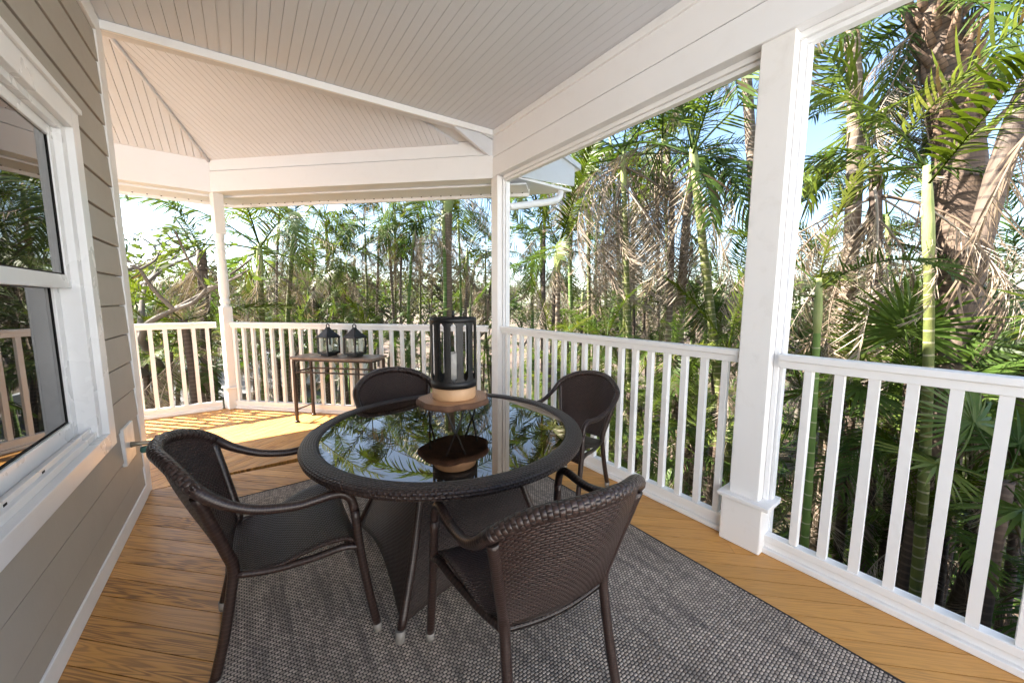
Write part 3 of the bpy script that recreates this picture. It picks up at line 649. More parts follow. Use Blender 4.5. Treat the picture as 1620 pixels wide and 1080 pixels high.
for i in range(ns):
    a0_ = 2 * math.pi * (i + .5) / ns + R_(3); m = MB(); nz = 16
    for r in (lr - .003, lr):
        for j in range(nz + 1):
            v = j / nz; z_ = z0 + .035 + v * (z1 - .022 - z0 - .035); ed_ = min(v, 1 - v) * (z1 - .022 - z0 - .035); wdt = .56 / 2 * 2 * math.pi / ns
            if ed_ < .014: wdt += (2 * math.pi / ns * .5 - wdt) * (1 - math.sqrt(max(0, 1 - (1 - ed_ / .014) ** 2)))
            for q in range(5): a = a0_ + (q / 4 * 2 - 1) * wdt * .9999; m.v.append(Vector((r * math.cos(a), r * math.sin(a), z_)))
    st_ = (nz + 1) * 5
    for j in range(nz):
        for q in range(4): a = j * 5 + q; m.face((st_ + a, st_ + a + 1, st_ + a + 6, st_ + a + 5)); m.face((a + 5, a + 6, a + 1, a))
        for q in (0, 4): a = j * 5 + q; m.face((a, a + 5, st_ + a + 5, st_ + a))
    m.build('slat', 'black_metal', ln)
MB().tube([(-.112, 0, z1 - .006), (0, 0, z1 + .001), (.112, 0, z1 - .006)], .004, 8).build('top_bar', 'black_metal', ln)
MB().lathe([(.0001, 0), (.009, 0), (.008, .012), (.006, .03), (.0001, .034)], 12, Matrix.Translation((0, 0, z1 + .002))).build('knob', 'black_metal', ln)
cn = empty('pillar_candle', (LC.x - .014, LC.y - .034, zt0 + .1445 + z0 + .0045)); tag(cn, 'white pillar candle standing inside the slotted lantern', 'candle')
MB().lathe([(.0001, 0), (.029, 0), (.029, .158), (.026, .163), (.018, .160), (.0001, .158)], 28).build('wax', 'candle_wax', cn)
MB().tube([(0, 0, .158), (.001, 0, .168), (.003, 0, .174)], .001, 6).build('wick', 'black_metal', cn)

# ---- console table with two small lanterns
CZ = .70; co = empty('console_table', (*off1(1.625, -.17), 0), R_(-45)); tag(co, 'narrow bronze metal console table with stone top by back railing', 'console table')
hw, hd = .43, .125                                       # local x along the railing, y towards it
MB().box((-hw - .03, -hd - .025, CZ - .026), (hw + .03, hd + .025, CZ)).build('top', 'stone_top', co, bevel=.005)
m = MB()
for s_ in (-1, 1): m.box((-hw - .01, s_ * hd - .01, CZ - .045), (hw + .01, s_ * hd + .01, CZ - .0265)); m.box((s_ * hw - .01, -hd + .0105, CZ - .045), (s_ * hw + .01, hd - .0105, CZ - .0265))
m.build('apron', 'bronze_metal', co)
for sx in (-1, 1):
    for sy in (-1, 1):
        l = MB().box((sx * hw - .0125, sy * hd - .0125, .02), (sx * hw + .0125, sy * hd + .0125, CZ - .0455)).build('leg', 'bronze_metal', co, bevel=.002)
        MB().lathe([(.0001, .0), (.024, 0), (.026, .006), (.018, .016), (.012, .021), (.0001, .021)], 14, Matrix.Translation((sx * hw, sy * hd, .001))).build('foot', 'bronze_metal', l)
for sy in (-1, 1): MB().box((-hw + .013, sy * hd - .007, .53), (hw - .013, sy * hd + .007, .545)).build('stretcher', 'bronze_metal', co)
for sx in (-1, 1):
    MB().box((sx * hw - .007, -hd + .013, .53), (sx * hw + .007, hd - .013, .545)).build('stretcher', 'bronze_metal', co)
    MB().box((sx * hw - .006, -hd + .013, .13), (sx * hw + .006, hd - .013, .142)).build('stretcher', 'bronze_metal', co)
def small_lantern(s, o, rot, label):
    l = empty('small_lantern', (*off1(s, o), CZ + .0005), R_(rot)); tag(l, label, 'lantern', 'small black lanterns on the console table'); a = .078
    MB().box((-a + .022, -a + .022, 0), (a - .022, a - .022, .02)).build('plinth', 'black_metal', l, bevel=.003)
    MB().box((-a, -a, .0205), (a, a, .042)).build('base', 'black_metal', l, bevel=.003)
    for sx in (-1, 1):
        for sy in (-1, 1): MB().box((sx * a - (.014 if sx > 0 else 0), sy * a - (.014 if sy > 0 else 0), .0425), (sx * a + (.014 if sx < 0 else 0), sy * a + (.014 if sy < 0 else 0), .190)).build('corner_bar', 'black_metal', l)
    for k in range(4):
        p = MB().box((-a + .0145, -a + .004, .0425), (a - .0145, -a + .006, .190)).build('pane', 'lantern_glass', l); p.rotation_euler = (0, 0, k * math.pi / 2)
    MB().box((-a - .004, -a - .004, .1905), (a + .004, a + .004, .205)).build('eave', 'black_metal', l, bevel=.003)
    rfm = MB(); 
    for z_, q in ((.2055, a), (.25, a * .55), (.287, .018), (.298, .016)):
        for x_, y_ in ((-q, -q), (q, -q), (q, q), (-q, q)): rfm.v.append(Vector((x_, y_, z_)))
    for i in range(3):
        for k in range(4): rfm.face((i * 4 + k, i * 4 + (k + 1) % 4, (i + 1) * 4 + (k + 1) % 4, (i + 1) * 4 + k))
    rfm.face((3, 2, 1, 0)); rfm.face((12, 13, 14, 15)); rfm.build('roof', 'black_metal', l, bevel=.004)
    MB().tube([(.022 * math.cos(t_), 0, .312 + .02 * math.sin(t_)) for t_ in [2 * math.pi * i / 16 for i in range(17)]], .0055, 8, cap=False).build('ring', 'black_metal', l)
    MB().lathe([(.0001, .0425), (.028, .0425), (.028, .105), (.024, .108), (.0001, .106)], 18).build('candle', 'candle_wax', l)
small_lantern(1.74, -.165, -62, 'small black glass lantern further from the corner post on console table')
small_lantern(1.44, -.165, -58, 'small black glass lantern closer to the corner post on console table')
# ================================================================== THE GARDEN
g = MB(); g.grid(lambda u, v: ((u - .5) * 600, (v - .5) * 600, GROUND), 60, 60, lambda u, v: (u, v)); struct(g.build('ground', 'mulch_ground'))
pv = MB().prism([(-30, 17.5), (8, 15.5), (9, 21), (-30, 24)], GROUND + .02, GROUND + .03).build('path', 'path_gravel'); struct(pv)
pv2 = MB().prism([(9.2, -3.5), (10.2, -3.5), (15, 3.2), (14, 4)], GROUND + .02, GROUND + .03).build('path', 'path_gravel'); struct(pv2)
under = MB().box((-4.1, -8.9, GROUND + .001), (XR + .0, P1.y - .2, -.31)).build('porch_base', 'shed_paint'); struct(under)

def leaf_strip(mb, base, d, up, side, L, w, droop, nseg=3, fold=0.0):
    b = len(mb.v); p = Vector(base); dd = Vector(d).normalized()
    for i in range(nseg):
        t_ = i / nseg; ww = w * (.55 + .45 * math.sin(min(1, t_ * 1.6 + .25) * math.pi / 2)) * (1 - t_ ** 3)
        mb.v.append(p + side * ww); mb.v.append(p - side * ww)
        dd = (dd + Vector((0, 0, -droop / nseg))).normalized(); p = p + dd * (L / nseg)
    mb.v.append(p)
    for i in range(nseg - 1): a = b + 2 * i; mb.face((a, a + 1, a + 3, a + 2))
    a = b + 2 * (nseg - 1); mb.face((a, a + 1, a + 2))

def frond_mesh(seed, L, bend, dead=False, pairs=34, leaf=.42, lift=.5, material='frond_green', ragged=.1, wd=.0122):
    """pinnate frond: starts at the origin, leaves along +X, arches down"""
    rg = random.Random(seed); mb = MB(); brown = []; n = 26; p = Vector((0, 0, 0)); pts = [p.copy()]; side_b = rg.uniform(-.25, .25); heads = []
    for i in range(n):
        s = (i + .5) / n; a = -bend * s ** 1.35; yaw = side_b * s * s
        d = Vector((math.cos(a) * math.cos(yaw), math.cos(a) * math.sin(yaw), math.sin(a))); heads.append(d); p = p + d * (L / n); pts.append(p.copy())
    heads.append(heads[-1])
    rad = [max(.0025, .015 * (1 - i / n) ** 1.2 * (L / 2)) for i in range(n + 1)]
    # stem as a slim 4-sided tube
    mb.tube(pts[::2] + ([] if n % 2 == 0 else [pts[-1]]), [rad[i] for i in range(0, n + 1, 2)], 4)
    for k in range(pairs):
        s = .16 + .84 * (k + rg.uniform(-.25, .25)) / pairs; s = min(.995, max(.12, s)); f = s * n; i = min(n - 1, int(f)); q = pts[i].lerp(pts[i + 1], f - i); d = heads[i]
        sd_ = Vector((0, 0, 1)).cross(d); sd_ = sd_.normalized() if sd_.length > .05 else Vector((0, 1, 0)); up = d.cross(sd_)
        lp = leaf * (math.sin(math.pi * (.12 + .80 * (s - .12) / .88)) ** .7) * L / 2
        for sg in (-1, 1):
            if rg.random() < ragged: continue
            fw = .95 - .5 * (1 - s) + rg.uniform(-.12, .12); l_ = lp * rg.uniform(.85, 1.1)
            if dead:
                dr = (d * rg.uniform(.1, .7) + sd_ * sg * rg.uniform(.15, .6) + Vector((rg.uniform(-.2, .2), rg.uniform(-.2, .2), -.9 - rg.uniform(0, .5)))).normalized()
                side = Vector((rg.uniform(-1, 1), rg.uniform(-1, 1), rg.uniform(-.3, .3))).normalized(); leaf_strip(mb, q, dr, up, side, l_ * 1.0, .0062 * L / 2 * rg.uniform(.6, 1.3), rg.uniform(-.3, .5), 3)
            else:
                f0_ = len(mb.f); dr = (d * (fw + rg.uniform(-.12, .12)) + sd_ * sg * 1.0 + up * (lift + rg.gauss(0, .20))).normalized()
                side = (d - dr * d.dot(dr)).normalized() * .92 + up * .38 * sg * -1; side.normalize()
                leaf_strip(mb, q, dr, up, side, l_, wd * L / 2 * rg.uniform(.85, 1.2), rg.uniform(.35, 1.6), 4)
                if rg.random() < .05 + .10 * s ** 4 and material != 'frond_bright': brown.append((f0_, len(mb.f)))
    me = mb.mesh('frond', material); me.materials.append(M['leaflet_brown'])
    if brown:
        mi = [0] * len(mb.f)
        for a_, b_ in brown:
            for q_ in range(a_, b_): mi[q_] = 1
        me.polygons.foreach_set('material_index', mi)
    return me
def fan_mesh(seed, R, material='frond_green'):
    rg = random.Random(seed); mb = MB(); mb.tube([(0, 0, 0), (R * .5, 0, .04 * R), (R * .9, 0, .02 * R)], .009, 5); c = Vector((R * .9, 0, .02 * R))
    for k in range(34):
        a = -2.3 + 4.6 * k / 33; d = Vector((math.cos(a), math.sin(a), .12 * math.cos(a * 2) + .1)); side = Vector((-math.sin(a), math.cos(a), .35 * (-1) ** k)).normalized()
        leaf_strip(mb, c, d, Vector((0, 0, 1)), side, R * rg.uniform(.85, 1), .03 * R, rg.uniform(.25, .6), 4)
    return mb.mesh('frond', material)
GREEN = [frond_mesh(10 + i, 2.0, b_, pairs=46, leaf=.46, lift=l_) for i, (b_, l_) in enumerate(((.45, .5), (.8, .45), (1.15, .35), (1.5, .3), (1.9, .15), (1.0, .1), (.6, .7), (1.3, .55), (1.7, .35), (2.2, .2)))]
BRIGHT = [frond_mesh(30 + i, 2.0, b_, pairs=46, leaf=.44, lift=.5, material='frond_bright', ragged=.04) for i, b_ in enumerate((.35, .7, 1.1))]
DEAD = [frond_mesh(50 + i, 2.0, b_, True, pairs=44, leaf=.42, material='frond_dead', ragged=.15) for i, b_ in enumerate((.7, 1.3, 1.9, .4))]
HERO = frond_mesh(33, 2.0, .55, pairs=30, leaf=.60, lift=.25, material='frond_bright', ragged=.0, wd=.021)
FAN = [fan_mesh(70 + i, .8) for i in range(2)]
FANB = [fan_mesh(75, .8, 'frond_bright')]
def obj(me, name, parent, loc, rot, scale=1.0):
    o = bpy.data.objects.new(name, me); COL.objects.link(o); o.parent = parent; o.location = loc; o.rotation_euler = rot
    o.scale = (scale,) * 3 if not isinstance(scale, tuple) else scale; return o

def palm(name, label, crown, base, r, tm, n=9, L=2.2, dead=2, bright=0, mid=None, shaft=.6, elev=(75, -20), group=None, seed=0, boots=False, fan=False, deadL=None, cat='palm tree', taper=.75):
    rg = random.Random(seed * 31 + 5); crown, base = Vector(crown), Vector(base); base.z = GROUND
    t_ = empty(name, base); tag(t_, label, cat, group); top = crown - base
    mid_ = (Vector(mid) - base) if mid is not None else top * .5 + Vector((rg.uniform(-.12, .12), rg.uniform(-.12, .12), 0)) * (top.length * .25)
    ctrl = 2 * mid_ - .5 * top                 # quadratic through mid
    Q = lambda s: ctrl * (2 * s * (1 - s)) + top * (s * s)
    nn = 28; pts = [Q(i / nn) for i in range(nn + 1)]; ln_ = sum((pts[i + 1] - pts[i]).length for i in range(nn))
    sh = min(.85, shaft / ln_) if shaft else 0; k0 = int(round(nn * (1 - sh)))
    if k0 >= 2: MB().tube([(0, 0, -.1)] + pts[:k0 + 1], [r * 1.35] + [r * (1.15 - (1.15 - taper) * i / nn + .03 * (i % 2)) for i in range(k0 + 1)], 12).build('trunk', tm, t_)
    if shaft and nn - k0 >= 2:
        sp = pts[k0 - 1:]; MB().tube(sp, [r * taper * (1.02 + .35 * math.sin(math.pi * .8 * (i / (len(sp) - 1)) ** .6) - .5 * (i / (len(sp) - 1)) ** 3) for i in range(len(sp))], 12).build('crownshaft', 'crownshaft', t_)
    if boots:
        m = MB()
        for i in range(70):
            s = .70 + .29 * i / 70; p = Q(s); a = i * 2.4; d = Vector((math.cos(a), math.sin(a), 0)); o_ = rg.uniform(1.25, 1.9); e_ = p + d * r * o_ + Vector((0, 0, rg.uniform(.15, .38)))
            m.tube([p + d * r * .6, p + d * r * 1.05 + Vector((0, 0, .1)), e_], [r * .24, r * .20, r * .05], 5)
        m.build('leaf_bases', 'boot', t_)
    az0 = rg.uniform(0, 6.28)
    for i in range(n):
        f = i / max(1, n - 1); el = R_(elev[0] + (elev[1] - elev[0]) * f ** .8 + rg.uniform(-9, 9)); az = az0 + i * 2.399 + rg.uniform(-.3, .3)
        if fan: me = rg.choice(FAN)
        elif i < bright: me = rg.choice(BRIGHT)
        else: me = rg.choice(GREEN[:3] + GREEN[5:7]) if f < .4 else rg.choice(GREEN[1:])
        obj(me, 'frond', t_, top + Vector((0, 0, -.02 - .12 * f * (shaft > 0))), (rg.uniform(-.5, .5), -el, az), (L if fan else L / 2.0) * rg.uniform(.82, 1.12))
    for i in range(dead):
        el = R_(rg.uniform(-80, -15)); az = rg.uniform(0, 6.28)
        obj(rg.choice(DEAD), 'dead_frond', t_, top + Vector((0, 0, -.1 - rg.uniform(0, .5))), (rg.uniform(-1, 1), -el, az), (deadL or L) / 2.0 * rg.uniform(.7, 1.1))
    return t_
def hero_frond(parent, me, a, b_, roll=0.0):           # aim a frond from point a towards point b
    d = Vector(b_) - Vector(a); o = obj(me, 'frond', parent, Vector(a) - Vector(parent.location), (roll, -math.atan2(d.z, math.hypot(d.x, d.y)), math.atan2(d.y, d.x)), d.length / 1.9); return o

# --- palms one can tell apart, on the right
palm('ringed_palm', 'slender yellow-green ringed palm with long pale crownshaft before the blue sky', at(1096, 232, 5.4), at(1185, 900, 5.4), .054, 'trunk_yellow_green', 8, 2.3, 2, 0, at(1118, 440, 5.4), 1.25, (82, 25), seed=1)
palm('ringed_palm', 'dark brown ringed palm standing just behind the yellow-green ringed palm', at(1098, 235, 6.8), at(1068, 800, 6.8), .075, 'trunk_brown', 6, 2.2, 7, 0, at(1076, 500, 6.8), 0, (50, -40), seed=2)
palm('ringed_palm', 'tall brown ringed palm rising close to the boxed column toward the beam', at(1152, -130, 6.2), at(1215, 900, 6.2), .07, 'trunk_brown', 5, 2.2, 9, 0, at(1190, 260, 6.2), .3, (75, 5), seed=3)
palm('ringed_palm', 'tall brown banded palm with a bent trunk just right of the boxed column', at(1285, -150, 5.0), at(1290, 800, 5.2), .066, 'trunk_brown', 5, 2.0, 6, 0, at(1352, 270, 5.0), .3, (75, 5), seed=4)
bigp = palm('stout_palm', 'stout tan palm with shaggy leaf bases and a heavy dark crown', at(1466, 10, 5.4), at(1405, 960, 5.2), .165, 'trunk_tan', 16, 1.5, 14, 0, at(1512, 455, 5.3), 0, (75, -60), seed=5, boots=True, taper=.9)
palm('leaning_palm', 'pale ringed palm trunk leaning across toward the upper right edge', at(1690, 60, 4.9), at(1452, 720, 4.6), .075, 'trunk_pale', 5, 2.0, 3, 0, at(1545, 400, 4.7), .3, (75, 25), seed=6)
ar = palm('areca_palm', 'yellow-stemmed areca palm with one big bright arching frond', at(1466, 262, 3.9), at(1452, 900, 3.9), .033, 'trunk_yellow_green', 3, 1.2, 2, 0, None, .55, (75, 40), seed=7)
hero_frond(ar, HERO, at(1470, 290, 3.8), at(1690, 20, 3.1), -.5)
hero_frond(ar, GREEN[3], at(1466, 265, 3.9), at(1290, 178, 4.1), .2)
palm('areca_palm', 'green bamboo-like palm stem close behind the right railing balusters', at(1296, 440, 3.7), at(1272, 870, 3.7), .030, 'trunk_green', 5, 1.0, 2, 1, None, .35, (80, 5), seed=8)
palm('dark_palm', 'dark leaning palm trunk seen low through the right railing', at(1640, 560, 4.6), at(1470, 860, 4.6), .075, 'trunk_dark', 5, 1.8, 3, 0, None, 0, (60, -20), seed=9)
palm('shaggy_palm', 'palm draped in long grey dead fronds beside the eave return', at(985, 235, 6.0), at(1005, 800, 6.2), .046, 'trunk_yellow_green', 7, 2.2, 16, 1, None, .5, (80, 0), seed=10, deadL=2.6)
palm('areca_palm', 'bright green clumping palm just right of the corner post', at(884, 385, 6.6), at(880, 800, 6.6), .05, 'trunk_brown', 10, 1.7, 3, 4, None, .4, (80, -10), seed=11)
palm('thin_palm', 'thin green-stemmed palm between the eave return and the shaggy palm', at(928, 225, 7.6), at(926, 800, 7.6), .04, 'trunk_yellow_green', 8, 2.0, 4, 1, None, .5, (75, -20), seed=12)
palm('thin_palm', 'slim palm right of the shaggy palm with dark hanging fronds', at(1048, 215, 6.4), at(1035, 800, 6.6), .045, 'trunk_brown', 7, 2.1, 9, 0, at(1062, 420, 6.4), .4, (70, -40), seed=13, deadL=2.4)
palm('shaggy_palm', 'grey tangle of dead palm fronds between column and stout palm', at(1385, 265, 4.9), at(1380, 800, 4.9), .06, 'trunk_dark', 5, 1.8, 18, 0, None, 0, (70, -10), seed=14, deadL=2.0)
palm('fan_palm', 'low bright fan palm just above the right railing', at(1440, 600, 4.4), at(1440, 800, 4.4), .05, 'trunk_dark', 7, .62, 2, 0, None, 0, (75, 0), seed=15, fan=True)
palm('fan_palm', 'dark low fan palm below the far end of right railing', at(1590, 760, 3.6), at(1590, 850, 3.6), .05, 'trunk_dark', 7, .55, 1, 0, None, 0, (60, -10), seed=16, fan=True)
palm('tan_palm', 'tall tan palm trunk standing directly behind the slotted lantern', at(712, 255, 9.5), at(722, 700, 9.5), .125, 'trunk_pale_tan', 12, 2.8, 6, 0, None, 1.1, (70, -30), seed=17)
palm('yellow_palm', 'yellow-stemmed palm with arching fronds just right of the turned post', at(410, 385, 8.0), at(420, 760, 8.0), .055, 'trunk_yellow_green', 9, 2.1, 4, 2, None, .5, (75, -15), seed=18)
palm('thin_palm', 'slim pale palm midway between turned post and the small lanterns', at(468, 350, 9.0), at(462, 760, 9.0), .05, 'trunk_yellow_green', 7, 1.9, 6, 1, None, .6, (80, -10), seed=19)
palm('sprouting_palm', 'low palm with glowing yellow-green fronds just left of the turned post', at(290, 505, 7.0), at(290, 700, 7.0), .06, 'trunk_dark', 3, 1.3, 4, 3, None, 0, (55, 0), seed=20)
palm('shaggy_palm', 'bundle of grey dead palm fronds left of the turned post', at(318, 395, 8.2), at(312, 700, 8.2), .09, 'trunk_pale', 4, 1.6, 20, 0, None, 0, (80, 30), seed=21, deadL=1.7)
# --- the grove behind
k = 100; rgp = random.Random(22)
ORD = 'first second third fourth fifth sixth seventh eighth ninth tenth eleventh twelfth thirteenth fourteenth fifteenth sixteenth seventeenth eighteenth nineteenth twentieth'.split()
ORD += ['twenty-' + o for o in ORD[:9]] + ['thirtieth'] + ['thirty-' + o for o in ORD[:9]] + ['fortieth']
tms = ['trunk_yellow_green', 'trunk_brown', 'trunk_pale', 'trunk_green', 'trunk_brown']
def grove(fmt, group, cnt, x0, x1, ypick, D0, D1_, r0, r1, n0, n1, L0, L1_, d0, d1, name='grove_palm'):
    global k
    for i in range(cnt):
        k += 1; px = x0 + (x1 - x0) * (i + rgp.uniform(.1, .9)) / cnt; D = rgp.uniform(D0, D1_); y = ypick(px)
        palm(name, fmt % ORD[i], at(px, y, D), at(px + rgp.uniform(-18, 18), 760, D * rgp.uniform(.97, 1.03)), rgp.uniform(r0, r1), rgp.choice(tms), rgp.randint(n0, n1), rgp.uniform(L0, L1_),
             rgp.randint(d0, d1), rgp.choice((0, 1, 2, 2)), None, rgp.uniform(.2, .6), (80, -15), group, k)
grove('%s thin grove palm from the turned post, behind the back railing', 'thin palms behind the back railing', 25, 430, 790, lambda x: rgp.uniform(325, 450), 9, 13.5, .025, .05, 4, 7, 1.3, 1.9, 5, 10)
grove('%s grove palm from the corner post, beyond the railing before the column', 'palms beyond the corner post and column', 16, 835, 1060, lambda x: rgp.uniform(200, 470), 7.5, 12, .035, .055, 3, 6, 1.4, 2.0, 7, 13)
grove('%s low grove palm right of the slim palm, short of the column', 'low palms short of the column', 7, 1050, 1200, lambda x: rgp.uniform(430, 520), 8, 11, .035, .055, 5, 7, 1.4, 2.0, 3, 6)
grove('%s grove palm counting rightward from the boxed column', 'palms right of the boxed column', 8, 1270, 1640, lambda x: rgp.uniform(330, 500), 7, 10, .035, .055, 3, 5, 1.3, 1.9, 6, 12)
grove('%s low palm from the house wall, beyond the short left railing bay', 'low palms beyond the left railing bay', 8, 200, 440, lambda x: rgp.uniform(455, 505), 9, 14, .035, .05, 3, 6, 1.0, 1.5, 2, 5)
# --- low clumps filling the view through the balusters
def clump(label, group, px, py, D, n, L, br, seed, dd=2):
    palm('low_palm', label, at(px, py, D), at(px, py + 60, D), .045, 'trunk_dark', n, L, dd, br, None, 0, (80, -5), group, seed, cat='palm plant')
rgc = random.Random(9); sidx = 300
for (x0, x1, y0, y1, D0, D1_, cnt, fmt, grp) in (
        (1260, 1640, 620, 780, 4.6, 6.8, 10, '%s low palm clump rightward of the boxed column, behind the balusters', 'clumps behind the right balusters'),
        (1260, 1640, 530, 620, 6.5, 9, 7, '%s farther palm clump rightward of the boxed column, above the rail', 'farther clumps right of the column'),
        (1250, 1700, 790, 900, 4.2, 5.4, 4, '%s ground-hugging palm clump rightward of the boxed column', 'ground clumps right of the column'),
        (840, 1160, 530, 680, 4.8, 7.5, 15, '%s low palm clump from the corner post, behind the far balusters', 'clumps behind the far balusters'),
        (850, 1150, 660, 770, 4.2, 5.4, 6, '%s ground-hugging palm clump from the corner post', 'ground clumps by the corner post'),
        (400, 790, 510, 600, 7.5, 11, 18, '%s low palm clump from the turned post, behind the back balusters', 'clumps behind the back balusters'),
        (200, 350, 540, 620, 7, 10, 8, '%s low palm clump from the house wall, behind the left balusters', 'clumps behind the left balusters')):
    for i in range(cnt):
        sidx += 1; u = (i + rgc.uniform(.1, .9)) / cnt
        clump(fmt % ORD[i], grp, x0 + (x1 - x0) * u, rgc.uniform(y0, y1), rgc.uniform(D0, D1_), rgc.randint(6, 9), rgc.uniform(.85, 1.35), rgc.choice((0, 0, 1, 2)), sidx, rgc.randint(2, 5))

# --- broad-leaved trees
def branches(seed, h, r, spread, levels=3, n0=4):
    rg = random.Random(seed); mb = MB(); tips = []
    def grow(p, d, L, r_, lev):
        q = p + d * L; md = (p + q) / 2 + Vector((rg.uniform(-1, 1), rg.uniform(-1, 1), rg.uniform(-.4, .4))) * L * .10
        mb.tube(smooth_path([p, md, q], 4), [r_ * (1 - .4 * i / 8) for i in range(9)], 7 if lev else 9, cap=False)
        if lev >= levels: tips.append(q); tips.append(md); return
        for i in range(n0 if lev == 0 else rg.randint(2, 3)):
            a = rg.uniform(0, 6.28); v = (d * rg.uniform(.5, 1.0) + Vector((math.cos(a), math.sin(a), rg.uniform(-.1, .45))) * spread).normalized()
            grow(q if i else q, v, L * rg.uniform(.55, .85), r_ * .6, lev + 1)
        if lev >= 1: tips.append(q)
    grow(Vector((0, 0, -.1)), Vector((rg.uniform(-.1, .1), rg.uniform(-.1, .1), 1)).normalized(), h * .42, r, 0)
    return mb, tips
def leaf_cloud(seed, tips, per, rad, size, material='leaf_broad'):
    rg = random.Random(seed); mb = MB()
    for t_ in tips:
        if rg.random() < .12: continue
        for i in range(per):
            d = Vector((rg.gauss(0, 1), rg.gauss(0, 1), rg.gauss(0, .75))); c = t_ + d * rad * .55; s = size * rg.uniform(.6, 1.3)
            a = Vector((rg.gauss(0, 1), rg.gauss(0, 1), rg.gauss(0, .6))).normalized(); b_ = a.cross(Vector((rg.gauss(0, 1), rg.gauss(0, 1), rg.gauss(0, 1)))).normalized()
            o = len(mb.v); mb.v += [c - a * s, c + b_ * s * .38, c + a * s, c - b_ * s * .38]; mb.face((o, o + 1, o + 2, o + 3))
    return mb.mesh('crown', material)
TREES = []
for i in range(4):
    br_, tips = branches(40 + i, 5.0, .11, .75, 3, 4); TREES.append((br_.mesh('trunk', 'branch_grey'), leaf_cloud(60 + i, tips, 30, .42, .085, 'leaf_dry' if i in (1, 3) else 'leaf_broad')))
def tree(label, p, sc_, rz, v, group=None, name='broadleaf_tree'):
    t_ = empty(name, (p[0], p[1], GROUND), rz); tag(t_, label, 'tree', group)
    for me, nm in zip(TREES[v], ('trunk', 'crown')): obj(me, nm, t_, (0, 0, 0), (0, 0, 0), sc_)
br_, tips = branches(95, 4.6, .095, .85, 4, 4)
lt = empty('spreading_tree', (*at(262, 475, 8.6).xy, GROUND), 3.9); tag(lt, 'grey-limbed spreading tree with open leaf tufts left of the turned post', 'tree')
lt_t = br_.build('trunk', 'branch_grey', lt); lt_t.scale = (1.4,) * 3; obj(leaf_cloud(92, [t_ for i, t_ in enumerate(tips) if i % 3 != 1], 7, .22, .060), 'crown', lt, (0, 0, 0), (0, 0, 0), 1.4)
rgt = random.Random(77)
for (x0, x1, D0, D1_, s0, s1, cnt, fmt, grp) in (
        (190, 790, 14, 24, .85, 1.15, 24, '%s bushy background tree from the house wall, behind the back railing palms', 'bushy trees behind the back railing'),
        (820, 1240, 12, 20, .72, 1.0, 13, '%s bushy background tree from the corner post', 'bushy trees between corner post and column'),
        (1250, 1640, 10, 18, .62, .95, 10, '%s bushy background tree right of the boxed column', 'bushy trees right of the column'),
        (150, 1640, 30, 48, 1.1, 1.45, 34, '%s far tree along the horizon, counted from the house wall', 'far trees along the horizon')):
    for j in range(cnt):
        px = x0 + (x1 - x0) * (j + rgt.uniform(.1, .9)) / cnt; p = at(px, 475, rgt.uniform(D0, D1_))
        tree(fmt % ORD[j], p, rgt.uniform(s0, s1), rgt.uniform(0, 6.28), j % 4, grp)
# --- undergrowth that nobody could count
rgu = random.Random(5); mb = MB()
for i in range(3600):
    D = 3.0 + rgu.random() ** 1.6 * 18; px = rgu.uniform(120, 1720); p = at(px, 475, D)
    if p.x < XR + .5 and p.y < P1.y: continue
    if p.x + p.y < 5.8 + .6 and p.x < 2.7 and p.y < 6.1: continue
    hgt = rgu.uniform(.12, .6) * (1 if rgu.random() < .85 else 1.6); c = Vector((p.x, p.y, GROUND + .05))
    for q in range(5):
        a = rgu.uniform(0, 6.28); d = Vector((math.cos(a) * .6, math.sin(a) * .6, rgu.uniform(.5, 1.3))).normalized()
        leaf_strip(mb, c + Vector((rgu.uniform(-.12, .12), rgu.uniform(-.12, .12), rgu.uniform(0, .2))), d, Vector((0, 0, 1)), Vector((-math.sin(a), math.cos(a), 0)), hgt, rgu.uniform(.012, .04), rgu.uniform(.6, 1.6), 3)
ug = mb.build('undergrowth', 'leaf_under'); ug['kind'] = 'stuff'; ug['label'] = 'dark leafy undergrowth covering the garden bed'
rgl = random.Random(6); mb = MB()
for i in range(5000):
    D = 3.0 + rgl.random() ** 1.5 * 14; p = at(rgl.uniform(150, 1720), 475, D)
    a = rgl.uniform(0, 6.28); L__ = rgl.uniform(.08, .35); d = Vector((math.cos(a), math.sin(a), rgl.uniform(-.05, .25)))
    leaf_strip(mb, Vector((p.x, p.y, GROUND + .03 + rgl.uniform(0, .06))), d, Vector((0, 0, 1)), Vector((-math.sin(a), math.cos(a), rgl.uniform(-.5, .5))), L__, .012, .2, 2)
lf = mb.build('leaf_litter', 'frond_dead'); lf['kind'] = 'stuff'; lf['label'] = 'dry fallen fronds and leaves on the ground'

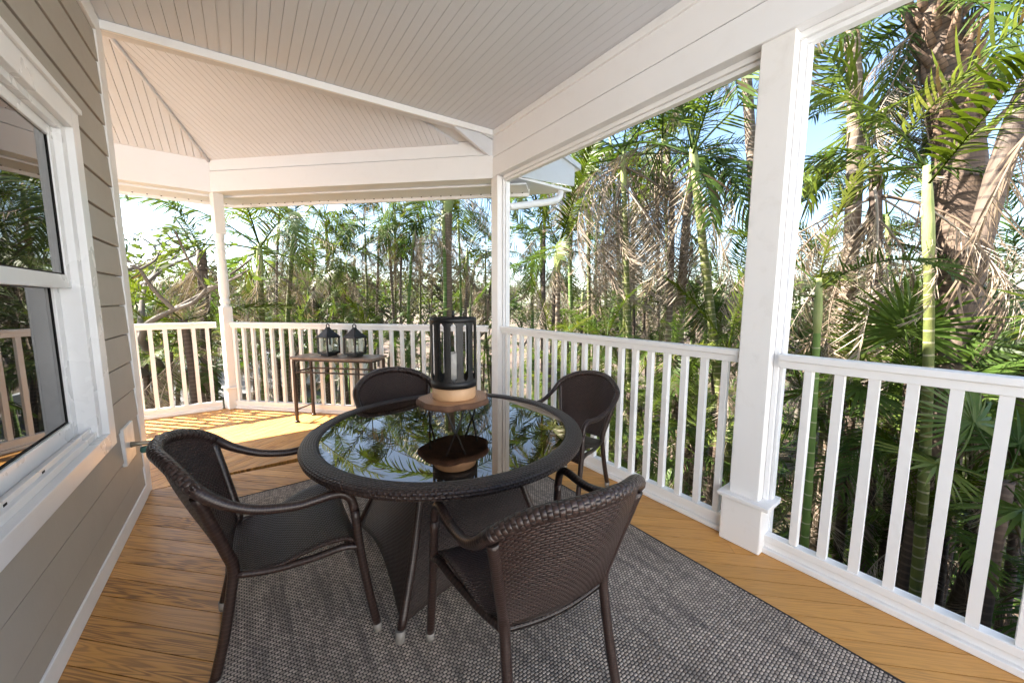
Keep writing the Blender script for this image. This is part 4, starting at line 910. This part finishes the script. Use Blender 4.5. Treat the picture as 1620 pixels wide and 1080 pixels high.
# --- neighbour's shed, parked van, blue board
sp = at(262, 560, 11.5); sh_ = empty('garden_shed', (sp.x, sp.y, GROUND), R_(20)); tag(sh_, 'low grey-roofed shed seen through the short left railing bay', 'shed')
MB().box((-1.6, -1.1, 0), (1.6, 1.1, 2.0)).build('wall', 'shed_paint', sh_)
for s_ in (-1, 1):
    m = MB(); 
    for x in (-1.9, 1.9):
        for y_, z_ in ((s_ * 1.5, 1.85), (0, 2.6), (0, 2.66), (s_ * 1.5, 1.93)): m.v.append(Vector((x, y_, z_)))
    m.face((0, 1, 2, 3)); m.face((7, 6, 5, 4)); [m.face((i, 4 + i, 4 + (i + 1) % 4, (i + 1) % 4)) for i in range(4)]; m.build('roof', 'shingle', sh_)
MB().box((-.4, -1.13, 0), (.4, -1.1, 1.8)).build('door', 'fascia_grey', sh_); MB().box((.8, -1.12, .9), (1.3, -1.1, 1.5)).build('window', 'car_glass', sh_)
vp = at(505, 520, 19.5); vn = empty('parked_van', (vp.x, vp.y, GROUND + .03), R_(8)); tag(vn, 'white van parked on the pale drive beyond the palms', 'van')
m = MB(); prof = [(-2.3, .35), (2.25, .35), (2.3, .9), (1.7, 1.05), (1.15, 1.75), (.9, 1.95), (-2.15, 2.0), (-2.3, 1.8)]
for y in (-.9, .9):
    for x, z_ in prof: m.v.append(Vector((x, y, z_)))
n_ = len(prof); m.face(list(range(n_))); m.face(list(range(2 * n_ - 1, n_ - 1, -1))); [m.face((i, n_ + i, n_ + (i + 1) % n_, (i + 1) % n_)) for i in range(n_)]
m.build('body', 'car_white', vn, bevel=.05)
for x0, x1 in ((-2.0, -.9), (-.75, .2), (.3, 1.2)):
    for y in (-.905, .885): MB().box((x0, y, 1.15), (x1, y + .02, 1.7)).build('side_window', 'car_glass', vn)
for x in (-1.5, 1.5):
    for y in (-.8, .8):
        w_ = MB().lathe([(.12, -.1), (.33, -.1), (.35, -.06), (.35, .06), (.33, .1), (.12, .1)], 20, Matrix.Translation((x, y, .35)) @ Matrix.Rotation(R_(90), 4, 'X')).build('wheel', 'tyre', vn)
        MB().lathe([(.0001, -.08), (.2, -.08), (.2, .08), (.0001, .08)], 16, Matrix.Translation((x, y, .35)) @ Matrix.Rotation(R_(90), 4, 'X')).build('hub', 'car_white', w_)
bp = at(434, 494, 17); bo = empty('blue_board', (bp.x, bp.y, GROUND), R_(-15)); tag(bo, 'small blue board on posts beyond the back railing', 'sign')
MB().box((-.28, -.02, bp.z - GROUND - .2), (.28, .02, bp.z - GROUND + .2)).build('panel', 'sign_blue', bo)
for s_ in (-.22, .22): MB().box((s_ - .025, .021, 0), (s_ + .025, .06, bp.z - GROUND + .15)).build('post', 'shed_paint', bo)
